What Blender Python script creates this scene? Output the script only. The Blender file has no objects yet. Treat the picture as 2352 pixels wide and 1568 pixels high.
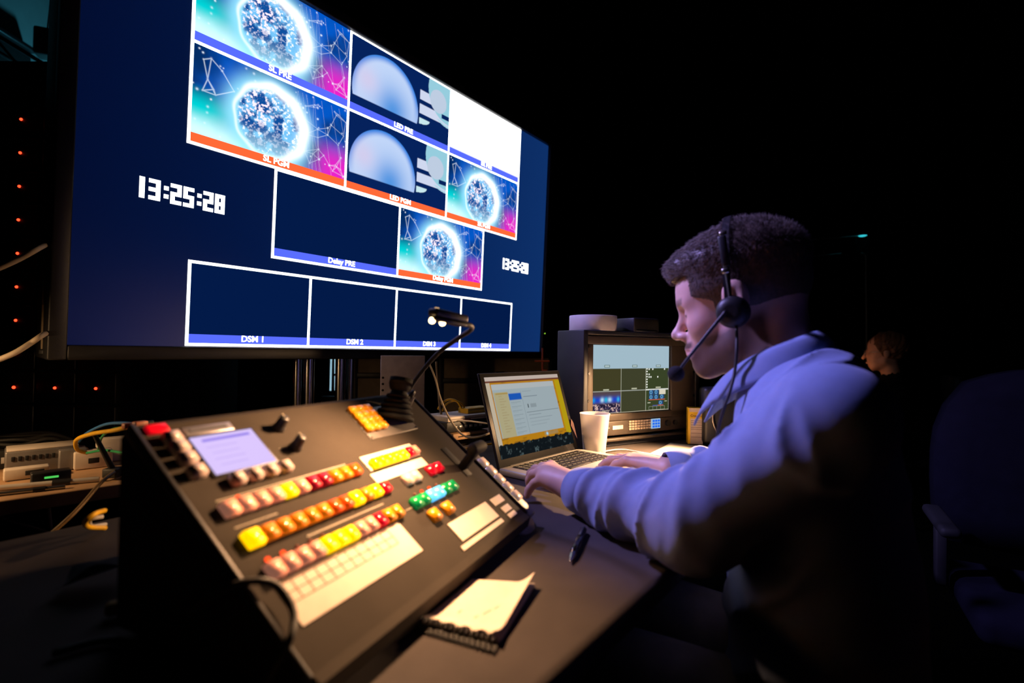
import bpy, bmesh, math, random
import numpy as np
from mathutils import Vector, Matrix, noise as mnoise

random.seed(7)
rng = np.random.default_rng(11)
SC = bpy.context.scene
COL = SC.collection
PI = math.pi

# ------------------------------------------------------------------ camera, world, exposure
CAM_Z = 1.03
F_PX, CX, CY = 1182.0, 1176.0, 784.0
PITCH, ROLL = math.radians(0.8), math.radians(0.8)
FWD = np.array([0, math.cos(PITCH), math.sin(PITCH)])
UP0 = np.array([0, -math.sin(PITCH), math.cos(PITCH)])
RT0 = np.array([1.0, 0, 0])
UPV = UP0 * math.cos(ROLL) - RT0 * math.sin(ROLL)
RTV = RT0 * math.cos(ROLL) + UP0 * math.sin(ROLL)

cam_data = bpy.data.cameras.new('camera')
cam = bpy.data.objects.new('camera', cam_data)
COL.objects.link(cam)
cam.matrix_world = Matrix(((RTV[0], UPV[0], -FWD[0], 0), (RTV[1], UPV[1], -FWD[1], 0),
                           (RTV[2], UPV[2], -FWD[2], CAM_Z), (0, 0, 0, 1)))
cam_data.sensor_width = 36.0
cam_data.lens = F_PX / 2352 * 36.0
cam_data.clip_start = 0.02
cam_data.clip_end = 60
cam_data.dof.use_dof = True
cam_data.dof.focus_distance = 1.45
cam_data.dof.aperture_fstop = 2.6
SC.camera = cam

world = bpy.data.worlds.new('dark_hall')
SC.world = world
world.use_nodes = True
world.node_tree.nodes['Background'].inputs[0].default_value = (0.35, 0.5, 1.0, 1)
world.node_tree.nodes['Background'].inputs[1].default_value = 0.0012

SC.view_settings.view_transform = 'Standard'
SC.view_settings.look = 'None'
SC.view_settings.gamma = 1
SC.view_settings.exposure = 0
SC.view_settings.use_curve_mapping = False

LAMP_CONSOLE = 19.0
LAMP_DESK = 60.0
LAMP_FILL = 10.0  # strength of the added lamp at the plywood table
FILL_BLUE = 360.0  # strength of the added blue spotlight on the man
TV_GAIN = 3.0


def light(name, kind, loc, power, col, size=0.02, aim=None, angle=None, blend=0.5, parent=None):
    d = bpy.data.lights.new(name, kind)
    d.energy = power
    d.color = col
    if kind == 'AREA':
        d.size = size
    else:
        d.shadow_soft_size = size
    if kind == 'SPOT':
        d.spot_size = angle
        d.spot_blend = blend
    o = bpy.data.objects.new(name, d)
    COL.objects.link(o)
    o.location = loc
    if aim is not None:
        o.rotation_euler = (Vector(aim) - Vector(loc)).to_track_quat('-Z', 'Y').to_euler()
    if parent is not None:
        bpy.context.view_layer.update()
        o.parent = parent
        o.matrix_parent_inverse = parent.matrix_world.inverted()
    return o


# ------------------------------------------------------------------ measuring helpers (real positions in metres)
def ray(x, y):
    return FWD + RTV * ((x - CX) / F_PX) + UPV * ((CY - y) / F_PX)


def at(x, y, dist):
    """point seen at a photo position, `dist` metres in front of the photographer"""
    d = ray(x, y)
    p = d * (dist / d[1])
    return Vector((p[0], p[1], p[2] + CAM_Z))


def on(x, y, z):
    """point seen at a photo position on the level plane at height z"""
    d = ray(x, y)
    p = d * ((z - CAM_Z) / d[2])
    return Vector((p[0], p[1], z))


DESK_Z = 0.74
HEAD = math.radians(52.5)
DU = np.array([math.cos(HEAD), math.sin(HEAD)])       # along the desk, away to the right
DW = np.array([-math.sin(HEAD), math.cos(HEAD)])      # across the desk towards the big display


def duw(u, w, z):
    return Vector((DU[0] * u + DW[0] * w, DU[1] * u + DW[1] * w, z))


# ------------------------------------------------------------------ materials
def lin(r, g, b):
    f = lambda c: (c / 255 / 12.92) if c / 255 <= 0.04045 else ((c / 255 + 0.055) / 1.055) ** 2.4
    return (f(r), f(g), f(b))


MATS = {}


def mat(name, col, rough=0.6, metal=0.0, emit=None, estr=0.0, var=0.12, vscale=30.0, bump=0.0, bscale=200.0,
        trans=0.0, spec=0.5, sheen=0.0, sss=0.0, coat=0.0, ior=1.45):
    if name in MATS:
        return MATS[name]
    m = bpy.data.materials.new(name)
    m.use_nodes = True
    nt = m.node_tree
    b = nt.nodes['Principled BSDF']
    b.inputs['Roughness'].default_value = rough
    b.inputs['Metallic'].default_value = metal
    b.inputs['Specular IOR Level'].default_value = spec
    b.inputs['IOR'].default_value = ior
    b.inputs['Transmission Weight'].default_value = trans
    b.inputs['Sheen Weight'].default_value = sheen
    b.inputs['Coat Weight'].default_value = coat
    if sss:
        b.inputs['Subsurface Weight'].default_value = sss
        b.inputs['Subsurface Radius'].default_value = (0.012, 0.004, 0.002)
        b.inputs['Subsurface Scale'].default_value = 0.5
    tc = nt.nodes.new('ShaderNodeTexCoord')
    if var > 0:
        n = nt.nodes.new('ShaderNodeTexNoise')
        n.inputs['Scale'].default_value = vscale
        n.inputs['Detail'].default_value = 3
        nt.links.new(tc.outputs['Object'], n.inputs['Vector'])
        r = nt.nodes.new('ShaderNodeValToRGB')
        r.color_ramp.elements[0].position = 0.3
        r.color_ramp.elements[1].position = 0.7
        r.color_ramp.elements[0].color = (*[c * (1 - var) for c in col], 1)
        r.color_ramp.elements[1].color = (*[min(1, c * (1 + var)) for c in col], 1)
        nt.links.new(n.outputs['Fac'], r.inputs['Fac'])
        nt.links.new(r.outputs['Color'], b.inputs['Base Color'])
    else:
        b.inputs['Base Color'].default_value = (*col, 1)
    if emit is not None:
        b.inputs['Emission Color'].default_value = (*emit, 1)
        b.inputs['Emission Strength'].default_value = estr
    if bump > 0:
        n2 = nt.nodes.new('ShaderNodeTexNoise')
        n2.inputs['Scale'].default_value = bscale
        n2.inputs['Detail'].default_value = 2
        nt.links.new(tc.outputs['Object'], n2.inputs['Vector'])
        bp = nt.nodes.new('ShaderNodeBump')
        bp.inputs['Strength'].default_value = bump
        bp.inputs['Distance'].default_value = 0.002
        nt.links.new(n2.outputs['Fac'], bp.inputs['Height'])
        nt.links.new(bp.outputs['Normal'], b.inputs['Normal'])
    MATS[name] = m
    return m


def glow(name, col, strength=1.0):
    """something that itself gives off light: screens, LEDs, lamps"""
    if name in MATS:
        return MATS[name]
    m = bpy.data.materials.new(name)
    m.use_nodes = True
    nt = m.node_tree
    nt.nodes.clear()
    o = nt.nodes.new('ShaderNodeOutputMaterial')
    e = nt.nodes.new('ShaderNodeEmission')
    e.inputs[0].default_value = (*col, 1)
    e.inputs[1].default_value = strength
    nt.links.new(e.outputs[0], o.inputs[0])
    MATS[name] = m
    return m


def glow_attr(name, strength=1.0):
    m = bpy.data.materials.new(name)
    m.use_nodes = True
    nt = m.node_tree
    nt.nodes.clear()
    o = nt.nodes.new('ShaderNodeOutputMaterial')
    e = nt.nodes.new('ShaderNodeEmission')
    a = nt.nodes.new('ShaderNodeAttribute')
    a.attribute_name = 'picture'
    nt.links.new(a.outputs['Color'], e.inputs[0])
    e.inputs[1].default_value = strength
    nt.links.new(e.outputs[0], o.inputs[0])
    MATS[name] = m
    return m


# ------------------------------------------------------------------ object helpers
def tag(o, label=None, cat=None, group=None, kind=None):
    if label:
        o['label'] = label
    if cat:
        o['category'] = cat
    if group:
        o['group'] = group
    if kind:
        o['kind'] = kind
    return o


def empty(name, loc=(0, 0, 0), rotz=0.0, label=None, cat=None, group=None):
    o = bpy.data.objects.new(name, None)
    o.empty_display_size = 0.05
    COL.objects.link(o)
    o.location = loc
    o.rotation_euler = (0, 0, rotz)
    return tag(o, label, cat, group)


def link_mesh(name, me, material=None, parent=None):
    o = bpy.data.objects.new(name, me)
    COL.objects.link(o)
    if material is not None:
        mm = material if isinstance(material, (list, tuple)) else [material]
        if not me.materials:
            for x in mm:
                me.materials.append(x)
    if parent is not None:
        o.parent = parent
    return o


class MB:
    """collects vertices and faces and links them as one mesh object"""

    def __init__(self, xf=None):
        self.v, self.f, self.mi, self.sm = [], [], [], []
        self.cur = 0
        self.xf = xf

    def add(self, verts, faces, smooth=False):
        n = len(self.v)
        self.v.extend([tuple(p) for p in verts])
        self.f.extend([tuple(i + n for i in f) for f in faces])
        self.mi.extend([self.cur] * len(faces))
        self.sm.extend([smooth] * len(faces))
        return self

    def box(self, c, s, bevel=0.0, rot=None, seg=2):
        bm = bmesh.new()
        bmesh.ops.create_cube(bm, size=1)
        for p in bm.verts:
            p.co = Vector((p.co.x * s[0], p.co.y * s[1], p.co.z * s[2]))
        if bevel > 0:
            bmesh.ops.bevel(bm, geom=list(bm.edges), offset=min(bevel, min(s) * 0.49), segments=seg, affect='EDGES', profile=0.5)
        M = Matrix.Translation(Vector(c))
        if rot is not None:
            M = M @ (rot.to_4x4() if hasattr(rot, 'to_4x4') else rot)
        bm.verts.index_update()
        self.add([M @ p.co for p in bm.verts], [[p.index for p in f.verts] for f in bm.faces], bevel > 0)
        bm.free()
        return self

    def cyl(self, a, b, r1, r2=None, n=16, cap=True, smooth=True):
        a, b = Vector(a), Vector(b)
        r2 = r1 if r2 is None else r2
        d = (b - a).normalized()
        x = d.orthogonal().normalized()
        y = d.cross(x)
        vs = []
        for c, r in ((a, r1), (b, r2)):
            for i in range(n):
                t = 2 * PI * i / n
                vs.append(c + x * math.cos(t) * r + y * math.sin(t) * r)
        fs = [(i, (i + 1) % n, n + (i + 1) % n, n + i) for i in range(n)]
        self.add(vs, fs, smooth)
        if cap:
            self.add(vs[:n], [tuple(reversed(range(n)))])
            self.add(vs[n:], [tuple(range(n))])
        return self

    def lathe(self, prof, c=(0, 0, 0), axis=(0, 0, 1), n=32, cap=True, smooth=True):
        """prof: (radius, height) pairs along axis"""
        c = Vector(c)
        d = Vector(axis).normalized()
        x = d.orthogonal().normalized()
        y = d.cross(x)
        vs, fs = [], []
        for r, h in prof:
            for i in range(n):
                t = 2 * PI * i / n
                vs.append(c + d * h + x * math.cos(t) * r + y * math.sin(t) * r)
        for k in range(len(prof) - 1):
            for i in range(n):
                j = (i + 1) % n
                fs.append((k * n + i, k * n + j, (k + 1) * n + j, (k + 1) * n + i))
        if cap:
            fs.append(tuple(reversed(range(n))))
            fs.append(tuple((len(prof) - 1) * n + i for i in range(n)))
        return self.add(vs, fs, smooth)

    def tube(self, pts, r, n=8, closed=False, r2=None):
        pts = [Vector(p) for p in pts]
        m = len(pts)
        vs, fs = [], []
        prev = None
        for i, p in enumerate(pts):
            a = pts[max(i - 1, 0)]
            b = pts[min(i + 1, m - 1)]
            d = (b - a)
            d = d.normalized() if d.length > 1e-9 else Vector((0, 0, 1))
            x = d.orthogonal().normalized() if prev is None else (prev - d * prev.dot(d)).normalized()
            prev = x
            y = d.cross(x)
            rr = r if r2 is None else r + (r2 - r) * i / (m - 1)
            for k in range(n):
                t = 2 * PI * k / n
                vs.append(p + x * math.cos(t) * rr + y * math.sin(t) * rr)
        for i in range(m - 1):
            for k in range(n):
                j = (k + 1) % n
                fs.append((i * n + k, i * n + j, (i + 1) * n + j, (i + 1) * n + k))
        fs.append(tuple(reversed(range(n))))
        fs.append(tuple((m - 1) * n + k for k in range(n)))
        return self.add(vs, fs, True)

    def ball(self, c, r, seg=16, rings=10, sc=(1, 1, 1)):
        vs, fs = [], []
        c = Vector(c)
        for i in range(rings + 1):
            ph = PI * i / rings
            for k in range(seg):
                t = 2 * PI * k / seg
                vs.append(c + Vector((math.sin(ph) * math.cos(t) * r * sc[0], math.sin(ph) * math.sin(t) * r * sc[1], math.cos(ph) * r * sc[2])))
        for i in range(rings):
            for k in range(seg):
                j = (k + 1) % seg
                fs.append((i * seg + k, (i + 1) * seg + k, (i + 1) * seg + j, i * seg + j))
        return self.add(vs, fs, True)

    def quad(self, a, b, c, d):
        return self.add([a, b, c, d], [(0, 1, 2, 3)])

    def prism(self, poly, z0, z1, smooth=False):
        n = len(poly)
        vs = [(x, y, z0) for x, y in poly] + [(x, y, z1) for x, y in poly]
        fs = [tuple(reversed(range(n))), tuple(range(n, 2 * n))] + [(i, (i + 1) % n, n + (i + 1) % n, n + i) for i in range(n)]
        return self.add(vs, fs, smooth)

    def build(self, name, material, parent=None, local=True):
        me = bpy.data.meshes.new(name)
        vs = [Vector(p) for p in self.v]
        if self.xf is not None:
            vs = [self.xf @ p for p in vs]
        if parent is not None and not local:
            # vertices given in the room's coordinates: bring them into the parent's
            inv = (Matrix.Translation(parent.location) @ parent.rotation_euler.to_matrix().to_4x4()).inverted()
            vs = [inv @ p for p in vs]
        me.from_pydata([tuple(p) for p in vs], [], self.f)
        me.validate()
        if len(me.polygons) == len(self.f):
            me.polygons.foreach_set('use_smooth', self.sm)
            me.polygons.foreach_set('material_index', self.mi)
        me.update()
        bm = bmesh.new()
        bm.from_mesh(me)
        bmesh.ops.recalc_face_normals(bm, faces=bm.faces)
        bm.to_mesh(me)
        bm.free()
        return link_mesh(name, me, material, parent)


def spline(pts, n=10):
    pts = [Vector(p) for p in pts]
    P = [pts[0] * 2 - pts[1]] + pts + [pts[-1] * 2 - pts[-2]]
    out = []
    for i in range(1, len(P) - 2):
        for k in range(n):
            t = k / n
            a, b, c, d = P[i - 1], P[i], P[i + 1], P[i + 2]
            out.append(0.5 * ((2 * b) + (c - a) * t + (2 * a - 5 * b + 4 * c - d) * t * t + (3 * b - a - 3 * c + d) * t ** 3))
    out.append(P[-2])
    return out


def text_mesh(body, size, bold=0.0, extrude=0.0005):
    cu = bpy.data.curves.new('lettering', 'FONT')
    cu.body = body
    cu.size = size
    cu.align_x = 'CENTER'
    cu.align_y = 'CENTER'
    cu.offset = bold
    cu.extrude = extrude
    cu.resolution_u = 3
    o = bpy.data.objects.new('lettering', cu)
    COL.objects.link(o)
    dg = bpy.context.evaluated_depsgraph_get()
    me = bpy.data.meshes.new_from_object(o.evaluated_get(dg))
    bpy.data.objects.remove(o)
    bpy.data.curves.remove(cu)
    return me


def copy_of(o, parent=None, loc=None):
    c = o.copy()
    COL.objects.link(c)
    if parent is not None:
        c.parent = parent
    if loc is not None:
        c.location = loc
    return c


# ------------------------------------------------------------------ the hall
m_black = mat('black_paint', (0.012, 0.012, 0.013), 0.7)
m_blackpl = mat('black_plastic', (0.014, 0.014, 0.016), 0.42, bump=0.15, bscale=900)
m_gloss = mat('gloss_black', (0.008, 0.008, 0.009), 0.15)
m_rubber = mat('black_rubber', (0.02, 0.019, 0.018), 0.55, bump=0.1, bscale=600)
m_floor = mat('dark_carpet', (0.012, 0.012, 0.014), 0.95, bump=0.5, bscale=300)
m_wall = mat('dark_wall_paint', (0.01, 0.01, 0.011), 0.9)
m_wallL = mat('grey_hall_wall', (0.30, 0.34, 0.35), 0.9, vscale=3)
m_drape = mat('black_velour', (0.006, 0.006, 0.007), 1.0, spec=0.05, bump=0.3, bscale=500)
m_steel = mat('brushed_steel', (0.45, 0.44, 0.43), 0.32, metal=1.0)
m_chrome = mat('chrome_tube', (0.6, 0.58, 0.56), 0.18, metal=1.0)
m_darkmetal = mat('dark_metal', (0.05, 0.05, 0.055), 0.4, metal=0.8)


def slab(name, c, s, material):
    return tag(MB().box(c, s).build(name, material), kind='structure')


slab('floor', (0.8, 2.0, -0.05), (10.8, 9.6, 0.1), m_floor)
slab('ceiling', (0.8, 2.0, 5.25), (10.8, 9.6, 0.1), m_wall)
slab('wall_back', (0.8, 6.75, 2.6), (10.8, 0.1, 5.2), m_wall)
slab('wall_front', (0.8, -2.75, 2.6), (10.8, 0.1, 5.2), m_wall)
slab('wall_left', (-4.55, 2.0, 2.6), (0.1, 9.4, 5.2), m_wallL)
slab('wall_right', (6.15, 2.0, 2.6), (0.1, 9.4, 5.2), m_wall)


def drape(name, a, b, z0, z1, label, amp=0.05, wave=0.16):
    a, b = Vector(a), Vector(b)
    d = (b - a)
    L = d.length
    d.normalize()
    nrm = Vector((-d.y, d.x))
    n = int(L / wave * 8)
    mb = MB()
    ph = random.uniform(0, 6)
    vs, fs = [], []
    for i in range(n + 1):
        s = L * i / n
        off = amp * (math.sin(2 * PI * s / wave + ph) + 0.4 * math.sin(2 * PI * s / (wave * 2.7) + 1))
        p = a + d * s + nrm * off
        q = a + d * s + nrm * (off * 0.5)
        vs += [(p.x, p.y, z0), (p.x, p.y, z0 + (z1 - z0) * 0.6), (q.x, q.y, z1)]
    for i in range(n):
        k = i * 3
        fs += [(k, k + 3, k + 4, k + 1), (k + 1, k + 4, k + 5, k + 2)]
    mb.add(vs, fs, True)
    o = mb.build(name, m_drape)
    md = o.modifiers.new('cloth_thickness', 'SOLIDIFY')
    md.thickness = 0.004
    return tag(o, label, 'drape', 'black masking drapes')


drape('stage_drape', (-3.4, -1.2), (-3.4, 3.84), 0.01, 2.68, 'low black drape hanging below the lattice truss at far left')
drape('stage_drape', (-3.45, 3.86), (-3.45, 6.4), 0.01, 5.0, 'tall black drape just left of the giant display')
drape('stage_drape', (-2.8, 6.35), (2.2, 6.35), 0.01, 5.0, 'wide black drape far behind the giant display')
drape('stage_drape', (2.3, 6.3), (5.9, 6.3), 0.01, 5.0, 'black drape in the dark behind the seated man')

# overhead truss with strip lights at the far left
tr = empty('lattice_truss', (-3.4, 1.4, 2.68), 0, 'dim lattice truss above the low black drape', 'truss')
for dx, dz in ((-0.09, 0.13), (0.09, 0.13), (-0.09, 0.30), (0.09, 0.30)):
    MB().cyl((dx, -2.4, dz), (dx, 2.42, dz), 0.014, n=10).build('chord', m_darkmetal, tr)
for i in range(16):
    y0 = -2.4 + i * 0.3
    s = 1 if i % 2 else -1
    for dx in (-0.09, 0.09):
        MB().cyl((dx, y0, 0.215 - s * 0.085), (dx, y0 + 0.3, 0.215 + s * 0.085), 0.009, n=8).build('diagonal', m_darkmetal, tr)
    MB().cyl((-0.09, y0, 0.13), (0.09, y0, 0.13), 0.009, n=8).build('cross_bar', m_darkmetal, tr)
m_teal_tube = glow('teal_tube', lin(60, 130, 150), 0.12)
m_white_tube = glow('white_tube', lin(190, 225, 235), 0.75)
for k, (y0, y1, z, lit, lab) in enumerate((
        (3.2, 3.52, 2.775, 0, 'dim teal strip light, upper left one under the truss'),
        (3.55, 3.82, 2.775, 0, 'dim teal strip light, upper right one under the truss'),
        (3.50, 3.62, 2.70, 1, 'glowing white strip light under the lattice truss'),
        (3.2, 3.48, 2.70, 0, 'dim teal strip light left of the glowing white one'),
        (3.645, 3.83, 2.70, 0, 'dim teal strip light right of the glowing white one'))):
    e = empty('strip_light', (-3.27, (y0 + y1) / 2, z), 0, lab, 'light', 'strip lights on the truss')
    L = y1 - y0
    MB().box((-0.02, 0, 0.012), (0.03, L, 0.02), 0.003).build('housing', m_darkmetal, e)
    MB().box((0.0, 0, -0.002), (0.02, L - 0.01, 0.018), 0.004).build('tube', m_white_tube if lit else m_teal_tube, e)
# things up there on the teal wall
e = empty('hanging_loudspeaker', (-3.75, 4.08, 3.35), 0.4, 'small black loudspeaker hanging above the truss', 'loudspeaker')
MB().box((0, 0, 0.06), (0.14, 0.13, 0.22), 0.02).build('cabinet', m_black, e)
MB().cyl((0, 0, 0.17), (0, 0.1, 0.75), 0.006, n=6).build('hanging_cable', m_black, e)
e = empty('ceiling_beam', (-4.2, 3.9, 4.25), 0, 'dark steel roof beam at the very top left', 'beam')
MB().box((0, 0, 0.0), (0.16, 2.6, 0.03)).box((0, 0, 0.1), (0.03, 2.6, 0.2)).box((0, 0, 0.21), (0.16, 2.6, 0.03)).build('beam', m_black, e)
e = empty('wall_panel', (-4.46, 4.32, 3.05), 0, 'dark panel on the teal wall at the left edge', 'panel')
MB().box((0, 0, 0.32), (0.06, 0.7, 0.62), 0.01).build('board', m_black, e)
MB().box((0.02, 0, 0.64), (0.1, 0.74, 0.04), 0.01).build('cap', m_darkmetal, e)
e = empty('roof_strut', (-4.1, 4.28, 3.05), 0, 'pale slanted strut behind the lattice truss', 'strut')
MB().cyl((0, -0.06, 0), (0, 0.08, 0.32), 0.016, n=10).build('tube', mat('pale_metal', (0.5, 0.6, 0.62), 0.5), e)
MB().box((0, -0.06, -0.02), (0.06, 0.06, 0.04), 0.01).build('bracket', m_darkmetal, e)
light('teal_wash', 'SPOT', (-3.75, 5.3, 2.2), 90, (0.10, 0.62, 0.85), 0.08, (-4.5, 4.2, 3.5), math.radians(95), 0.8)

# ------------------------------------------------------------------ giant display with its multiviewer picture
TVC = Vector((-0.44264, 2.00899, 0.55001 + CAM_Z))
TVR = Matrix(((0.6119, -0.7904, 0.0297), (0.7909, 0.6116, -0.0176), (-0.0042, 0.0342, 0.9994)))
TVH = 1.12
TVW = TVH * 16 / 9
tv = empty('giant_display', (TVC.x, TVC.y, 0.98), 0, 'giant wall-sized display showing a multiviewer of blue globe pictures', 'display')
TVM = Matrix.Translation(TVC - Vector(tv.location)) @ TVR.to_4x4()


def tvp(u, v, d=0.0):
    """position on the screen, u v from 0 to 1, d metres proud of the glass"""
    return Vector(((u - 0.5) * TVW, -d, (v - 0.5) * TVH))


bz = 0.036
h = MB(TVM)
h.box((0, 0.055, 0), (TVW + 2 * bz, 0.10, TVH + 2 * bz), 0.006)
h.build('housing', m_blackpl, tv)
for nm, c, s in (('bezel', (-(TVW + bz) / 2, -0.004, 0), (bz, 0.03, TVH + 2 * bz)), ('bezel', ((TVW + bz) / 2, -0.004, 0), (bz, 0.03, TVH + 2 * bz)),
                 ('bezel', (0, -0.004, (TVH + bz) / 2), (TVW, 0.03, bz)), ('bezel', (0, -0.004, -(TVH + bz) / 2), (TVW, 0.03, bz))):
    MB(TVM).box(c, s, 0.004).build(nm, m_blackpl, tv)
# lit navy background of the panel (view-angle glow painted in as a ramp towards the far end)
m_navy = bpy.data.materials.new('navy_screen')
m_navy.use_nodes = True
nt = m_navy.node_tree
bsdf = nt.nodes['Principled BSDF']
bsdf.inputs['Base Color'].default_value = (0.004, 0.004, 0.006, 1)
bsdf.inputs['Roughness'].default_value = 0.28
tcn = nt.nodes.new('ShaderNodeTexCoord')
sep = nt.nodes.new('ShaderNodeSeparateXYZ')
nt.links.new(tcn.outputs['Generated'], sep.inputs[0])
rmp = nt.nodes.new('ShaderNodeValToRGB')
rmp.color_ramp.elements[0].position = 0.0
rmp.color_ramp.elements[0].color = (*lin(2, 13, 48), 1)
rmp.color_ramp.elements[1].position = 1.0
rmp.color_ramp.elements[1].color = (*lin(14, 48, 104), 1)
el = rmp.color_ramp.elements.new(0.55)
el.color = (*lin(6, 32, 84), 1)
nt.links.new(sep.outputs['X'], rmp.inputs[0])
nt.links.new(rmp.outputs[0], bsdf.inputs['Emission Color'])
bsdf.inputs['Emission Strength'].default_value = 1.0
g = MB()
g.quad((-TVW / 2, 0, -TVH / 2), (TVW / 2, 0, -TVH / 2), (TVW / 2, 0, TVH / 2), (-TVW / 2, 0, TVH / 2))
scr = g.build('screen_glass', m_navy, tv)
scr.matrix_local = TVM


def vnoise(x, y, seed=0):
    xi, yi = np.floor(x).astype(int), np.floor(y).astype(int)
    xf, yf = x - xi, y - yi
    def hsh(a, b):
        n = np.sin(a * 127.1 + b * 311.7 + seed * 74.7) * 43758.5453
        return n - np.floor(n)
    sx, sy = xf * xf * (3 - 2 * xf), yf * yf * (3 - 2 * yf)
    return (hsh(xi, yi) * (1 - sx) + hsh(xi + 1, yi) * sx) * (1 - sy) + (hsh(xi, yi + 1) * (1 - sx) + hsh(xi + 1, yi + 1) * sx) * sy


def fbm(x, y, o=4, seed=0):
    s, a = 0, 0.5
    for i in range(o):
        s = s + a * vnoise(x * 2 ** i, y * 2 ** i, seed + i)
        a *= 0.5
    return s / 0.9375


def picture_mesh(name, w, hh, nx, ny, fn):
    """flat screen picture as a grid carrying one colour per vertex"""
    gx, gy = np.meshgrid(np.linspace(0, 1, nx), np.linspace(0, 1, ny))
    colr = fn(gx, gy)
    verts = np.stack([(gx - 0.5) * w, np.zeros_like(gx), (gy - 0.5) * hh], -1).reshape(-1, 3)
    idx = np.arange(nx * ny).reshape(ny, nx)
    q = np.stack([idx[:-1, :-1], idx[:-1, 1:], idx[1:, 1:], idx[1:, :-1]], -1).reshape(-1, 4)
    me = bpy.data.meshes.new(name)
    me.from_pydata(verts.tolist(), [], q.tolist())
    a = me.color_attributes.new('picture', 'FLOAT_COLOR', 'POINT')
    c4 = np.ones((nx * ny, 4), np.float32)
    c4[:, :3] = np.clip(colr.reshape(-1, 3), 0, None)
    a.data.foreach_set('color', c4.ravel())
    return me


def mix(a, b, t):
    return a * (1 - t[..., None]) + np.asarray(b)[None, None, :] * t[..., None]


def sstep(a, b, x):
    t = np.clip((x - a) / (b - a), 0, 1)
    return t * t * (3 - 2 * t)


def seg_dist(X, Y, x0, y0, x1, y1):
    dx, dy = x1 - x0, y1 - y0
    t = np.clip(((X - x0) * dx + (Y - y0) * dy) / (dx * dx + dy * dy + 1e-9), 0, 1)
    return np.hypot(X - x0 - t * dx, Y - y0 - t * dy)


def globe_picture(gx, gy):
    A = 16 / 9
    X, Y = gx * A, gy
    c = np.zeros(gx.shape + (3,))
    c = mix(c, (0.003, 0.03, 0.16), np.ones_like(gx))
    n = fbm(X * 3, Y * 3, 4, 3)
    c = mix(c, (0.0, 0.10, 0.60), sstep(0.25, 0.75, n) * 0.8)
    c = mix(c, (0.0, 0.02, 0.10), sstep(0.22, 0.0, gx) * sstep(0.55, 0.9, gy) * 0.9)
    c = mix(c, (0.0, 0.60, 0.62), sstep(0.40, 0.05, gx) * sstep(0.62, 0.35, gy) * sstep(0.05, 0.2, gy))
    c = mix(c, (0.72, 0.015, 0.52), sstep(0.66, 0.92, gx + 0.15 * (n - 0.5)) * sstep(0.58, 0.22, gy))
    # glow sweeping along the bottom
    c = mix(c, (0.62, 0.95, 1.0), sstep(0.38, 0.12, gy + 0.12 * gx + 0.1 * (n - 0.5)) * sstep(0.78, 0.45, gx))
    cx, cy, R = 0.455 * A, 0.47, 0.395
    r = np.hypot(X - cx, Y - cy)
    ang = np.arctan2(Y - cy, X - cx)
    halo = np.exp(-((r - R) / 0.125) ** 2)
    c = mix(c, (0.30, 0.78, 1.0), halo * 0.85)
    # inside of the globe: city-light speckle
    ins = sstep(R - 0.02, R - 0.06, r)
    sp = fbm(X * 44, Y * 44, 3, 9)
    ld = fbm(X * 10 + 3, Y * 10, 4, 21)
    gl = mix(np.zeros_like(c), (0.004, 0.07, 0.30), np.ones_like(gx))
    gl = mix(gl, (0.16, 0.50, 0.85), sstep(0.36, 0.62, ld))
    gl = mix(gl, (0.45, 0.85, 1.0), sstep(0.42, 0.12, gy) * 0.55)
    gl = mix(gl, (0.85, 0.92, 1.05), sstep(0.46, 0.62, sp) * (0.35 + 0.65 * sstep(0.4, 0.6, ld)))
    gl = mix(gl, (0.95, 0.82, 0.92), sstep(0.45, 0.62, sp) * sstep(0.35, 0.1, np.hypot(X - cx + 0.2, Y - cy - 0.16)))
    c = c * (1 - ins[..., None]) + gl * ins[..., None]
    ring = np.exp(-((r - R * (0.99 + 0.02 * np.sin(ang * 9))) / (0.042 + 0.026 * np.cos(ang - 0.3))) ** 2)
    c = mix(c, (1.0, 1.05, 1.1), np.clip(ring * (0.75 + 0.4 * np.cos(ang - 0.6)) + ring * 0.25, 0, 1))
    # points and threads of the network
    rr = random.Random(5)
    net = np.zeros_like(gx)
    tri = [(0.06 * A, 0.86), (0.10 * A, 0.90), (0.085 * A, 0.68), (0.12 * A, 0.60), (0.06 * A, 0.55), (0.13 * A, 0.55), (0.23 * A, 0.66), (0.16 * A, 0.82)]
    for i, j in ((0, 1), (1, 2), (2, 4), (2, 5), (4, 5), (3, 5), (3, 4), (5, 6), (1, 7), (7, 6), (2, 3), (0, 2)):
        net = np.maximum(net, np.exp(-(seg_dist(X, Y, *tri[i], *tri[j]) / 0.005) ** 2) * 0.55)
    pts = [(rr.uniform(0.68, 0.99) * A, rr.uniform(0.12, 0.92)) for _ in range(30)]
    for i, p in enumerate(pts):
        ds = sorted(range(30), key=lambda k: (pts[k][0] - p[0]) ** 2 + (pts[k][1] - p[1]) ** 2)[1:4]
        for k in ds:
            net = np.maximum(net, np.exp(-(seg_dist(X, Y, *p, *pts[k]) / 0.0035) ** 2) * 0.4)
    for _ in range(10):
        x0 = rr.uniform(0.62, 0.95) * A
        net = np.maximum(net, np.exp(-(seg_dist(X, Y, x0, 0.95, x0 + rr.uniform(-0.1, 0.25), 0.1) / 0.003) ** 2) * 0.2)
    for p in tri + pts + [(rr.uniform(0, 1) * A, rr.uniform(0.1, 1)) for _ in range(60)]:
        net = np.maximum(net, np.exp(-(np.hypot(X - p[0], Y - p[1]) / rr.uniform(0.006, 0.012)) ** 2) * rr.uniform(0.4, 1))
    c = mix(c, (0.85, 0.98, 1.1), np.clip(net, 0, 1) * (1 - ins * 0.6))
    return c * 1.15


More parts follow.
